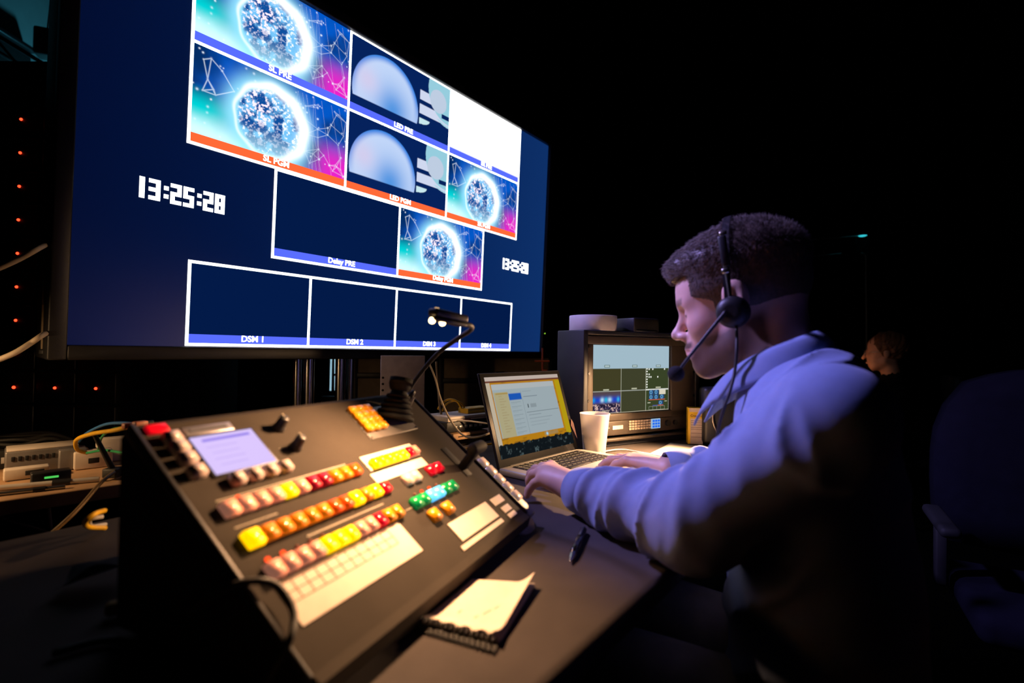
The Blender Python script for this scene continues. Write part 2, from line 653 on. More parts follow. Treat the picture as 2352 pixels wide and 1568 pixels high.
def dome_picture(gx, gy):
    A = 16 / 9
    X, Y = gx * A, gy
    c = mix(np.zeros(gx.shape + (3,)), lin(6, 34, 92), np.ones_like(gx))
    cx, cy, R = 0.333 * A, 0.36, 0.555
    r = np.hypot(X - cx, Y - cy) / R
    d = mix(np.zeros_like(c), lin(196, 216, 250), np.ones_like(gx))
    d = mix(d, lin(84, 150, 226), np.exp(-((np.hypot(X - cx - 0.10, (Y - 0.24) * 0.9)) / 0.29) ** 2))
    d = mix(d, lin(52, 130, 226), sstep(0.80, 1.0, r) * sstep(0.1, 0.6, Y))
    d = mix(d, lin(214, 204, 236), np.exp(-((X - cx + 0.33) ** 2 + (Y - 0.5) ** 2) / 0.03) * 0.8)
    m = sstep(1.0, 0.985, r) * sstep(0.225, 0.235, Y)
    c = c * (1 - m[..., None]) + d * m[..., None]
    pale = np.array(lin(176, 216, 232))
    pale2 = np.array(lin(208, 216, 240))
    def put(msk, col):
        nonlocal c
        c = c * (1 - msk[..., None]) + col[None, None, :] * msk[..., None]
    right = sstep(0.655, 0.66, gx)
    put(right * sstep(0.60, 0.605, Y) * sstep(0.745, 0.74, Y), pale2)
    put(right * sstep(0.40, 0.405, Y) * sstep(0.545, 0.54, Y), pale2)
    r2 = np.hypot(X - 0.99 * A, Y - 0.86)
    put(sstep(0.44, 0.435, r2), np.array(lin(150, 205, 222)))
    r3 = np.hypot(X - 0.86 * A, Y - 0.70)
    put(sstep(0.17, 0.165, r3), np.array(lin(190, 205, 226)))
    put(sstep(0.90, 0.905, gx) * sstep(0.55, 0.545, Y) * sstep(0.62, 0.615, 1 - Y + 0.1), np.array(lin(6, 34, 92)))
    r4 = np.hypot(X - 0.70 * A, (Y - 0.345) * 1.1)
    put(right * sstep(0.20, 0.195, np.hypot(X - 0.66 * A, (Y - 0.345) * 2.2)) * sstep(0.345, 0.34, Y), np.array(lin(200, 232, 238)))
    put(right * sstep(0.49, 0.485, r2) * sstep(0.455, 0.46, r2) * sstep(0.45, 0.44, Y), pale)
    return c


m_pic = glow_attr('screen_picture', 1.0 * TV_GAIN / 3)
m_white = glow('screen_white', (1, 1, 1), TV_GAIN)
m_cream = glow('screen_blank_white', (1, 0.995, 0.985), TV_GAIN * 0.34)
m_bblue = glow('screen_label_blue', lin(88, 108, 255), 1.05)
m_bred = glow('screen_label_red', lin(255, 100, 52), 1.15)
m_txt = glow('screen_lettering', (1, 1, 1), TV_GAIN)
PW, PH = 0.25 * TVW, 0.25 * TVH
me_globe = picture_mesh('globe_picture', PW, PH, 320, 180, globe_picture)
me_dome = picture_mesh('dome_picture', PW, PH, 224, 126, dome_picture)
me_globe.materials.append(m_pic)
me_dome.materials.append(m_pic)
LBL = {}


def border(w, hh, t):
    mb = MB()
    for c, s in (((-w / 2, 0, 0), (t, 0.001, hh + t)), ((w / 2, 0, 0), (t, 0.001, hh + t)), ((0, 0, hh / 2), (w + t, 0.001, t)), ((0, 0, -hh / 2), (w + t, 0.001, t))):
        mb.box(c, s)
    return mb


def window(u0, v0, u1, v1, kind, name, red, tsize=0.026):
    cu, cv = (u0 + u1) / 2, (v0 + v1) / 2
    w, hh = (u1 - u0) * TVW, (v1 - v0) * TVH
    if kind == 'globe':
        o = link_mesh('picture_window', me_globe, None, tv)
    elif kind == 'dome':
        o = link_mesh('picture_window', me_dome, None, tv)
    else:
        o = MB().quad((-w / 2, 0, -hh / 2), (w / 2, 0, -hh / 2), (w / 2, 0, hh / 2), (-w / 2, 0, hh / 2)).build(
            'picture_window', m_cream if kind == 'white' else glow('screen_empty', lin(3, 26, 72), 1.0), tv)
    o.matrix_local = TVM @ Matrix.Translation(tvp(cu, cv, 0.0006))
    o['label'] = {'globe': 'globe picture window', 'dome': 'pale dome picture window', 'white': 'blank white window', 'dark': 'empty dark window'}[kind] + ' marked ' + name
    b = border(w, hh, 0.0085).build('window_border', m_white, o)
    b.location = (0, -0.0008, 0)
    bh = 0.0225 * TVH
    bar = MB().box((0, 0, 0), (w - 0.0085, 0.0006, bh)).build('label_bar', m_bred if red else m_bblue, o)
    bar.location = (0, -0.0005, -hh / 2 + 0.004 + bh / 2)
    t = link_mesh('label_lettering', text_mesh(name, tsize, 0.0006), m_txt, o)
    t.matrix_local = Matrix.Translation((0, -0.0016, -hh / 2 + 0.006 + bh / 2)) @ Matrix.Rotation(PI / 2, 4, 'X')
    return o


C0, R0 = 0.1225, 0.0
cols = [0.1225, 0.3725, 0.6225, 0.8725]
rows = [0.9985, 0.7555, 0.5055, 0.2555]
window(cols[0], rows[1], cols[1], rows[1] + 0.25, 'globe', 'SL PRE', False)
window(cols[1], rows[1], cols[2], rows[0], 'dome', 'LED PRE', False)
window(cols[2], rows[1], cols[3], rows[0], 'white', 'SR PRE', False)
window(cols[0], rows[2], cols[1], rows[1], 'globe', 'SL PGM', True)
window(cols[1], rows[2], cols[2], rows[1], 'dome', 'LED PGM', True)
window(cols[2], rows[2], cols[3], rows[1], 'globe', 'SR PGM', True)
window(0.2475, rows[3], 0.4975, rows[2] - 0.004, 'dark', 'Delay PRE', False)
window(0.4975, rows[3], 0.7475, rows[2] - 0.004, 'globe', 'Delay PGM', True)
for k in range(4):
    a = 0.1305 + 0.184 * k
    window(a, 0.0055, a + 0.184, 0.2125, 'dark', 'DSM %d' % (k + 1), False)

SEGS = {'0': 'abcdef', '1': 'bc', '2': 'abged', '3': 'abgcd', '5': 'afgcd', '8': 'abcdefg'}


def clock(u0, u1, v0, v1, lab):
    """seven-segment time of day"""
    w, hh = (u1 - u0) * TVW, (v1 - v0) * TVH
    mb = MB()
    t = hh * 0.19
    x = -w / 2
    dw = w / 7.3
    for ch in '13:25:28':
        if ch == ':':
            for z in (-0.2, 0.2):
                mb.box((x + dw * 0.30, 0, hh * z), (t * 1.05, 0.001, t * 1.05))
            x += dw * 0.62
            continue
        L, Rr = x + t / 2, x + dw * 0.86 - t / 2
        if ch == '1':
            mb.box((x + dw * 0.3, 0, 0), (t * 1.15, 0.001, hh))
            x += dw * 0.78
            continue
        cxm = (L + Rr) / 2
        ww = Rr - L + t
        for s in SEGS[ch]:
            if s == 'a': mb.box((cxm, 0, hh / 2 - t / 2), (ww, 0.001, t))
            if s == 'd': mb.box((cxm, 0, -hh / 2 + t / 2), (ww, 0.001, t))
            if s == 'g': mb.box((cxm, 0, 0), (ww, 0.001, t))
            if s == 'f': mb.box((L, 0, hh / 4), (t, 0.001, hh / 2))
            if s == 'e': mb.box((L, 0, -hh / 4), (t, 0.001, hh / 2))
            if s == 'b': mb.box((Rr, 0, hh / 4), (t, 0.001, hh / 2))
            if s == 'c': mb.box((Rr, 0, -hh / 4), (t, 0.001, hh / 2))
        x += dw
    o = mb.build('clock_readout', m_txt, tv)
    o.matrix_local = TVM @ Matrix.Translation(tvp((u0 + u1) / 2, (v0 + v1) / 2, 0.001))
    o['label'] = lab


clock(0.066, 0.180, 0.345, 0.394, 'white digital clock reading 13:25:28')
clock(0.823, 0.937, 0.361, 0.409, 'white digital clock reading 13:25:28')
led = MB(TVM).cyl((TVW / 2 + 0.016, -0.022, -TVH / 2 + 0.10), (TVW / 2 + 0.016, -0.018, -TVH / 2 + 0.10), 0.003, n=8).build('power_light', glow('green_led', (0.35, 0.8, 0.05), 1.2), tv)

# stand of the display: two pairs of chrome poles rising from a black foot
st = empty('display_stand', duw(1.09, 1.72, 0), HEAD, 'chrome pole stand under the giant display', 'display stand')
for x in (-0.10, -0.055, 0.075, 0.12):
    MB().cyl((x, 0, 0.06), (x, 0, 1.5), 0.014 if abs(x) > 0.09 else 0.019, n=16).build('pole', m_chrome, st)
MB().box((0, 0, 0.03), (0.7, 0.5, 0.06), 0.01).build('foot', m_black, st)
for z in (0.3, 0.62):
    MB().box((0.01, 0, z), (0.26, 0.03, 0.03), 0.006).build('cross_bar', m_darkmetal, st)
MB().box((0.05, -0.03, 1.5), (0.5, 0.03, 0.3), 0.004).build('mounting_plate', m_darkmetal, st)

# ------------------------------------------------------------------ production desk and gear table
m_desk = mat('charcoal_desk_cloth', (0.072, 0.060, 0.058), 0.82, bump=0.35, bscale=700, vscale=14, spec=0.25)
dk = empty('production_desk', duw(0.8, 0.65, 0), HEAD, 'long black production desk carrying the switcher and laptop', 'desk')
MB().box((-0.02, 0, DESK_Z - 0.0175), (2.78, 0.806, 0.035), 0.012, seg=3).build('desk_top', m_desk, dk)
MB().box((-0.02, 0.33, 0.38), (2.7, 0.02, 0.66), 0.004).build('modesty_panel', m_black, dk)
for sx in (-1.33, 1.29):
    for sy in (-0.33, 0.36):
        MB().box((sx, sy, 0.355), (0.05, 0.05, 0.71), 0.006).build('leg', m_darkmetal, dk)

m_wood = mat('raw_plywood', (0.42, 0.25, 0.13), 0.55, var=0.35, vscale=9)
GT0 = Vector((-0.928, 0.941, 0))
GTH = math.radians(45.1)
gt = empty('gear_table', GT0, GTH, 'plywood gear table crowded with cables behind the desk', 'table')
# three planks side by side, with real gaps
for k in range(3):
    MB().box((0.42, 0.055 + 0.112 * k, DESK_Z - 0.014 - 0.001 * (k % 2)), (1.72, 0.109, 0.028), 0.003).build('plank', m_wood, gt)
for sx in (-0.38, 1.22):
    for sy in (0.03, 0.30):
        MB().box((sx, sy, 0.355), (0.05, 0.05, 0.71), 0.005).build('leg', m_darkmetal, gt)


def gtp(x, y, z=0.0):
    c, s = math.cos(GTH), math.sin(GTH)
    return Vector((GT0.x + c * x - s * y, GT0.y + s * x + c * y, DESK_Z + z))


# ------------------------------------------------------------------ video switcher console
m_panel = mat('switcher_panel', (0.044, 0.036, 0.029), 0.8, spec=0.12, bump=0.12, bscale=1200, vscale=18, var=0.08)
m_soft = mat('soft_black_rubber', (0.009, 0.009, 0.009), 0.75, spec=0.15)
m_tape = mat('label_paper', (0.80, 0.66, 0.56), 0.75, vscale=40, var=0.05)
m_line = mat('panel_line', (0.30, 0.26, 0.2), 0.6)
m_ink = mat('ink_line', (0.09, 0.06, 0.04), 0.8)
CON = empty('video_switcher', (-0.15024, 0.41750, DESK_Z), 1.16114, 'sloping video switcher console covered in lit buttons on the desk', 'switcher')
TH = math.radians(37.907)
cT, sT = math.cos(TH), math.sin(TH)
ZF = 0.0307


def pp(a, b, n=0.0):
    """point on the sloping panel: a along the front edge, b up the slope, n off the surface"""
    return Vector((a, b * cT - n * sT, ZF + b * sT + n * cT))


PANEL = Matrix(((1, 0, 0, 0), (0, cT, -sT, 0), (0, sT, cT, ZF), (0, 0, 0, 1)))
CONM = Matrix.Translation(CON.location) @ Matrix.Rotation(1.16114, 4, 'Z')


def con_world(a, b, n=0.0):
    return CONM @ pp(a, b, n)


# housing: side profile run along the width
bm = bmesh.new()
L = 0.2884
prof = [(-0.006, 0.010), (-0.010, 0.026), (-0.004, ZF - 0.002), (0.0, ZF)]
prof += [(cT * L - 0.001, ZF + sT * L), (cT * L + 0.012, ZF + sT * L + 0.001), (cT * L + 0.022, ZF + sT * L - 0.010), (cT * L + 0.022, 0.012), (0.16, 0.012), (0.05, 0.010)]
for x0, x1 in ((-0.012, 0.440),):
    va = [bm.verts.new((x0, y, z)) for y, z in prof]
    vb = [bm.verts.new((x1, y, z)) for y, z in prof]
    bm.faces.new(va)
    bm.faces.new(list(reversed(vb)))
    for i in range(len(prof)):
        j = (i + 1) % len(prof)
        bm.faces.new((va[j], va[i], vb[i], vb[j]))
bmesh.ops.recalc_face_normals(bm, faces=bm.faces)
bmesh.ops.bevel(bm, geom=[e for e in bm.edges if abs(e.verts[0].co.x - e.verts[1].co.x) < 1e-6], offset=0.003, segments=2, affect='EDGES')
me = bpy.data.meshes.new('housing')
bm.to_mesh(me)
bm.free()
link_mesh('housing', me, m_panel, CON)
for a in (0.02, 0.40):
    for y in (0.03, 0.20):
        MB().cyl((a, y, 0.0), (a, y, 0.013), 0.009, n=14).build('foot', m_rubber, CON)
MB(PANEL).box((-0.0145, L / 2, -0.001), (0.006, L + 0.006, 0.012), 0.002).build('side_trim', m_blackpl, CON)
MB(PANEL).box((0.4420, L / 2, -0.002), (0.005, L + 0.006, 0.010), 0.002).build('side_trim', m_blackpl, CON)

# buttons: shaped caps sharing two meshes
BM_ = bmesh.new()
bmesh.ops.create_cube(BM_, size=1)
for v in BM_.verts:
    v.co = Vector((v.co.x * 0.0164, v.co.y * 0.0168, v.co.z * 0.0075 + 0.00375))
    if v.co.z > 0.004:
        v.co.x *= 0.90
        v.co.y *= 0.90
bmesh.ops.bevel(BM_, geom=list(BM_.edges), offset=0.0010, segments=2, affect='EDGES')
ME_BTN = bpy.data.meshes.new('button_cap')
BM_.to_mesh(ME_BTN)
BM_.free()
for p in ME_BTN.polygons:
    p.use_smooth = True


def btn_mat(name, col, es):
    return mat(name, col, 0.22, emit=col, estr=es, var=0.06, vscale=300, coat=0.3)


BTN = {
    'pink': btn_mat('pale_pink_cap', lin(245, 165, 135), 0.22), 'yellow': btn_mat('lit_yellow_cap', lin(255, 205, 0), 1.2),
    'hot': btn_mat('bright_amber_cap', lin(255, 190, 0), 1.5),
    'orange': btn_mat('orange_cap', lin(238, 130, 15), 0.28), 'deep': btn_mat('deep_orange_cap', lin(225, 80, 10), 0.35),
    'red': btn_mat('red_cap', lin(215, 10, 30), 0.45), 'maroon': btn_mat('maroon_cap', lin(165, 20, 40), 0.18),
    'green': btn_mat('green_cap', lin(10, 140, 70), 0.35), 'cyan': btn_mat('lit_cyan_cap', lin(80, 190, 255), 1.3),
    'amber': btn_mat('amber_cap', lin(225, 145, 20), 0.04), 'grey': btn_mat('grey_cap', lin(190, 170, 165), 0.0),
    'white': btn_mat('pale_cap', lin(245, 210, 180), 0.15),
}
BTN_MESH = {}
LABELC = {'pink': 'pale pink button', 'yellow': 'lit yellow button', 'hot': 'glowing amber button', 'orange': 'orange button', 'deep': 'deep orange button',
          'red': 'red button', 'maroon': 'dark red button', 'green': 'green button', 'cyan': 'glowing cyan button', 'amber': 'amber button', 'grey': 'grey button', 'white': 'pale button'}


def button(a, b, kind, sx=1.0, sy=1.0, sz=1.0, n=0.0003, name='button'):
    if kind not in BTN_MESH:
        m = ME_BTN.copy()
        m.materials.append(BTN[kind])
        BTN_MESH[kind] = m
    o = link_mesh(name, BTN_MESH[kind], None, CON)
    o.matrix_local = Matrix.Translation(pp(a, b, n)) @ Matrix.Rotation(TH, 4, 'X') @ Matrix.Diagonal((sx, sy, sz, 1))
    o['label'] = LABELC[kind]
    return o


for i, k in enumerate('pink pink pink pink yellow pink maroon maroon orange orange deep'.split()):
    button(0.0175 + 0.0172 * i, 0.1672, k, 1.05)
for i, k in enumerate('hot orange orange orange orange orange deep deep hot orange yellow red'.split()):
    button(0.0185 + 0.01745 * i, 0.1295, k, 1.08 if k != 'hot' else 1.12, 1.0 if k != 'hot' else 1.1)
for i, k in enumerate('pink pink pink pink yellow yellow yellow pink pink red amber amber'.split()):
    button(0.0175 + 0.0163 * i, 0.0925, k, 1.0, 1.05)
for i in range(5):
    button(0.230 + 0.0152 * i, 0.1672, 'yellow', 0.95, 0.95, n=0.0012)
button(0.3085, 0.1685, 'red', 0.9, 0.9, n=0.0012)
button(0.3215, 0.1685, 'pink', 0.7, 0.9, n=0.0012)
for a, k in ((0.260, 'white'), (0.278, 'white'), (0.318, 'red'), (0.337, 'red')):
    button(a, 0.1285, k)
for a, k in ((0.2395, 'green'), (0.2575, 'green'), (0.2755, 'cyan'), (0.2935, 'cyan'), (0.3115, 'green'), (0.3295, 'green')):
    button(a, 0.0925, k, 1.08)
for a in (0.250, 0.283):
    button(a, 0.0662, 'amber', 1.1, 1.1)
for b in (0.2646, 0.2505, 0.2350, 0.2175):
    button(0.0115, b, 'grey', 1.05, 0.8, 1.3)
for a in (0.0434, 0.0638, 0.0835, 0.1030):
    button(a, 0.1978, 'grey', 0.95, 0.85, 1.2)
for r in range(4):
    for c in range(3):
        button(0.2725 + 0.0155 * c, 0.2265 + 0.0125 * r, 'amber', 0.92, 0.74, 1.0, n=0.002)
red = MB(PANEL).box((0.006, 0.2815, 0.002), (0.020, 0.011, 0.005), 0.001).build('tally_lamp', BTN['red'], CON)


def plate(name, a0, b0, a1, b1, material, n=0.0006, t=0.0008, bev=0.0):
    return MB(PANEL).box(((a0 + a1) / 2, (b0 + b1) / 2, n), (a1 - a0, b1 - b0, t), bev).build(name, material, CON)


plate('label_strip', 0.217, 0.160, 0.329, 0.185, m_tape)
plate('label_strip', 0.210, 0.140, 0.327, 0.1555, m_tape)
plate('label_card', 0.261, 0.0187, 0.371, 0.048, m_tape)
plate('label_strip', 0.249, 0.008, 0.371, 0.0146, m_tape)
plate('label_strip', 0.384, 0.034, 0.4185, 0.047, m_tape)
plate('label_strip', 0.391, 0.017, 0.4165, 0.0275, m_tape)
plate('label_strip', 0.391, 0.006, 0.4165, 0.0135, m_tape)
big = plate('label_sheet', 0.009, 0.0365, 0.190, 0.0815, m_tape)
gl = MB(PANEL)
for b in (0.0585, 0.0685, 0.0785):
    gl.box(((0.012 + 0.166) / 2, b, 0.0012), (0.154, 0.0007, 0.0003))
for i in range(12):
    gl.box((0.012 + 0.014 * i, 0.0685, 0.0012), (0.0006, 0.020, 0.0003))
ob = gl.build('ruled_grid', m_ink, big)
plate('engraved_line', 0.0125, 0.1805, 0.187, 0.1820, m_line, 0.0003, 0.0004)
plate('engraved_line', 0.0714, 0.1105, 0.1927, 0.1120, m_line, 0.0003, 0.0004)
plate('engraved_line', 0.012, 0.147, 0.06, 0.1482, m_line, 0.0003, 0.0004)
plate('engraved_line', 0.118, 0.262, 0.131, 0.2632, m_line, 0.0003, 0.0004)
plate('engraved_line', 0.118, 0.2265, 0.131, 0.2277, m_line, 0.0003, 0.0004)
plate('engraved_line', 0.215, 0.090, 0.232, 0.0912, m_line, 0.0003, 0.0004)
for a, b in ((0.034, 0.1785), (0.0198, 0.1055), (0.0367, 0.1052), (0.2685, 0.1052), (0.2870, 0.1052)):
    MB(PANEL).ball((a, b, 0.0006), 0.0026, 10, 6).build('indicator_lamp', glow('red_indicator', (1.0, 0.06, 0.01), 2.5), CON)
for a, b in ((0.0535, 0.1052), (0.0700, 0.1052), (0.0865, 0.1052), (0.252, 0.1052), (0.305, 0.1052)):
    MB(PANEL).ball((a, b, 0.0006), 0.0022, 10, 6).build('indicator_lamp', mat('unlit_indicator', (0.16, 0.03, 0.02), 0.4), CON)

# LCD
MB(PANEL).box((0.0645, 0.236, 0.001), (0.079, 0.058, 0.003), 0.001).build('lcd_bezel', m_blackpl, CON)
lcd = MB(PANEL).box((0.0645, 0.236, 0.0028), (0.0725, 0.0525, 0.0008)).build('lcd_screen', glow('lavender_lcd', lin(222, 200, 255), 1.0), CON)
MB(PANEL).box((0.066, 0.2555, 0.0034), (0.056, 0.0034, 0.0003)).build('lcd_title', glow('lcd_violet', lin(150, 128, 235), 1.0), lcd)
lt = MB(PANEL)
for i in range(4):
    lt.box((0.055, 0.2455 - 0.0085 * i, 0.0034), (0.035 - 0.004 * (i % 2), 0.0012, 0.0003))
lt.build('lcd_text', glow('lcd_faint', lin(205, 182, 248), 1.0), lcd)
lg = MB(PANEL).box((0.056, 0.2728, 0.001), (0.056, 0.0125, 0.002), 0.001).build('maker_plate', mat('silver_plate', (0.42, 0.40, 0.46), 0.35, metal=0.7), CON)
MB(PANEL).box((0.056, 0.2728, 0.0022), (0.042, 0.006, 0.0004)).build('plate_window', mat('grey_print', (0.10, 0.10, 0.12), 0.4), lg)
# knobs
for a, b in ((0.1375, 0.2576), (0.1385, 0.2235)):
    k = MB(PANEL).lathe([(0.0078, 0.0), (0.0076, 0.004), (0.0064, 0.005), (0.0060, 0.017), (0.0050, 0.0185), (0.001, 0.019)], (a, b, 0.0), (0, 0, 1), 24).build('knob', m_blackpl, CON)
    MB(PANEL).box((a, b + 0.004, 0.0185), (0.0012, 0.005, 0.0012)).build('pointer', m_line, k)

# joystick with bellows
jp = MB(PANEL).box((0.322, 0.238, 0.0008), (0.116, 0.060, 0.0016), 0.001).build('joystick_plate', mat('plate_grey', (0.12, 0.11, 0.105), 0.4), CON)
for a, b in ((0.267, 0.265), (0.377, 0.265), (0.377, 0.211), (0.267, 0.211)):
    MB(PANEL).cyl((a, b, 0.001), (a, b, 0.0026), 0.0022, n=10).build('screw', m_steel, jp)
base = con_world(0.345, 0.236, 0.001)
top = at(918, 893, base.y + 0.012)
inv = CONM.inverted()
jb, jt = inv @ base, inv @ top
ax = (jt - jb)
JL = ax.length
bel = [(0.030, 0.0)]
for i in range(5):
    h0 = 0.002 + i * 0.0082
    r0 = 0.0310 - i * 0.0030
    bel += [(r0, h0), (r0 - 0.0006, h0 + 0.0035), (r0 - 0.0050, h0 + 0.0050), (r0 - 0.0056, h0 + 0.0072)]
bel += [(0.0125, 0.045), (0.010, 0.048)]
MB().lathe(bel, jb, ax, 40).build('joystick_bellows', m_soft, CON)
MB().lathe([(0.0105, 0.044), (0.0150, 0.047), (0.0172, 0.052), (0.0180, 0.066), (0.0182, JL + 0.006), (0.0165, JL + 0.010), (0.006, JL + 0.0125)], jb, ax, 36).build('joystick_grip', m_soft, CON)

# transition lever
MB(PANEL).box((0.394, 0.128, 0.0006), (0.016, 0.062, 0.0012), 0.0004).build('lever_slot', m_black, CON)
lv = MB(PANEL)
lv.box((0.394, 0.114, 0.020), (0.020, 0.013, 0.040), 0.004)
lv.box((0.392, 0.114, 0.044), (0.044, 0.018, 0.017), 0.007, seg=3)
lv.build('transition_lever', m_soft, CON)
# side wing with pale keys, set a little lower than the panel
MB(PANEL).box((0.4575, 0.060, -0.007), (0.028, 0.140, 0.012), 0.004).build('key_wing', mat('wing_grey', (0.16, 0.14, 0.125), 0.4), CON)
for i in range(5):
    k = button(0.4570, 0.108 - 0.0195 * i, 'white', 1.25, 1.10, 0.7, n=-0.001, name='wing_key')
# rounded resting lip at the front corner of the wing
MB(PANEL).lathe([(0.036, -0.006), (0.040, -0.003), (0.040, 0.003), (0.037, 0.006)], (0.447, 0.010, -0.024), (0, 0, 1), 40).build('rounded_corner', mat('wing_grey', (0.16, 0.14, 0.125), 0.4), CON)

# gooseneck work lamp plugged into the back of the switcher
gn = [at(968, 985, 0.93), at(958, 955, 0.95), at(940, 925, 0.96), at(938, 900, 0.96), at(965, 858, 0.945), at(1005, 812, 0.91), at(1050, 778, 0.86), at(1080, 758, 0.81), at(1081, 748, 0.78), at(1062, 743, 0.76)]
LA = empty('gooseneck_lamp', con_world(0.405, 0.262, 0.0), 0, 'black gooseneck work lamp arching over the switcher', 'lamp')
gn[0] = con_world(0.405, 0.262, 0.004)
gn[1] = con_world(0.400, 0.262, 0.030)
MB().tube(spline(gn, 12), 0.0040, 12).build('gooseneck', m_rubber, LA, local=False)
MB().cyl(gn[0], gn[0] + (gn[1] - gn[0]) * 0.8, 0.0085, 0.007, n=20).build('connector', m_steel, LA, local=False)
hd0, hd1 = at(1066, 744, 0.762), at(990, 727, 0.715)
hx = (hd1 - hd0).normalized()
hz = Vector((0, 0, 1))
hy = hz.cross(hx).normalized()
hz = hx.cross(hy)
HR = Matrix((hx, hy, hz)).transposed()
hc = (hd0 + hd1) / 2 + hz * 0.003
hl = (hd1 - hd0).length
hd = MB()
hd.box(hc + hz * 0.004, (hl, 0.019, 0.0115), 0.0035, rot=HR, seg=3)
hd.box(hc - hz * 0.005, (hl * 0.96, 0.0175, 0.0055), 0.002, rot=HR)
lhead = hd.build('lamp_head', m_blackpl, LA, local=False)
m_bulb = glow('warm_bulb', (1.0, 0.62, 0.25), 14)
tipc = hc + hx * hl * 0.46 - hz * 0.008
for s, off in ((0.0, 0.0), (-0.019, 0.0)):
    MB().ball(tipc + hx * s, 0.0046, 14, 8).build('bulb', m_bulb, LA, local=False)
MB().cyl(hc + hx * hl * 0.36 + hz * 0.009, hc + hx * hl * 0.36 + hz * 0.0112, 0.003, n=12).build('vent_hole', glow('warm_leak', (1.0, 0.6, 0.25), 1.5), LA, local=False)
LSP = tipc - hz * 0.010
light('console_lamp_light', 'SPOT', LSP, LAMP_CONSOLE, (1.0, 0.54, 0.26), 0.012, con_world(0.09, 0.08), math.radians(140), 1.0)

# black cable looping over the near edge of the switcher
cb = [con_world(-0.030, 0.110, -0.045), con_world(-0.022, 0.099, -0.004), con_world(-0.009, 0.0885, 0.009), con_world(0.003, 0.077, 0.010), con_world(0.0045, 0.058, 0.010), con_world(-0.001, 0.043, 0.009), con_world(-0.013, 0.031, 0.007), con_world(-0.023, 0.024, -0.010), con_world(-0.028, 0.020, -0.030)]
o = MB().tube(spline(cb, 12), 0.0032, 10).build('power_cable', m_rubber)
tag(o, 'black cable looped over the near corner of the switcher', 'cable')

# ------------------------------------------------------------------ laptop
m_alu = mat('laptop_aluminium', (0.62, 0.58, 0.55), 0.38, metal=0.55, var=0.03)
m_keys = mat('laptop_key', (0.02, 0.02, 0.022), 0.5)
LH = math.radians(49.5)
lp0 = Vector((-0.0235, 1.178, DESK_Z))
LP = empty('laptop', lp0, LH, 'open silver laptop showing a mail window on the desk', 'laptop')
LW, LD = 0.331, 0.232
base_ = MB().box((LW / 2, -LD / 2 + 0.004, 0.0085), (LW, LD, 0.015), 0.004, seg=3).build('base', m_alu, LP)
MB().box((LW / 2, -0.066, 0.0161), (0.275, 0.108, 0.0006)).build('keyboard_well', m_black, LP)
kb = MB().box((0, 0, 0), (0.0158, 0.0150, 0.0014), 0.0005)
kmesh = None
for r in range(6):
    n = 14
    for c in range(n):
        if r == 5 and 4 <= c <= 8:
            if c == 4:
                MB().box((LW / 2 - 0.008, -0.0195 - 0.0182 * r, 0.0170), (0.090, 0.0150, 0.0014), 0.0005).build('key', m_keys, LP)
            continue
        x = LW / 2 + (c - (n - 1) / 2) * 0.0193
        if kmesh is None:
            o = kb.build('key', m_keys, LP)
            kmesh = o.data
        else:
            o = link_mesh('key', kmesh, None, LP)
        o.location = (x, -0.0195 - 0.0182 * r, 0.0170)
MB().box((LW / 2, -0.173, 0.0162), (0.105, 0.076, 0.0004), 0.0).build('trackpad', mat('trackpad', (0.55, 0.52, 0.5), 0.3, metal=0.4), LP)
LT = 0.314
LIDM = Matrix.Translation((0, 0.002, 0.012)) @ Matrix.Rotation(-LT, 4, 'X')
lid = MB(LIDM)
lid.box((LW / 2, 0.004, 0.1155), (LW, 0.006, 0.229), 0.0028, seg=3)
lid = lid.build('lid', m_blackpl, LP)
MB(LIDM).box((LW / 2, 0.0006, 0.1155), (LW - 0.006, 0.0012, 0.223), 0.0).build('glass_bezel', m_gloss, lid)
MB(LIDM).cyl((0.04, 0.004, 0.001), (LW - 0.04, 0.004, 0.001), 0.006, n=14).build('hinge', m_black, LP)


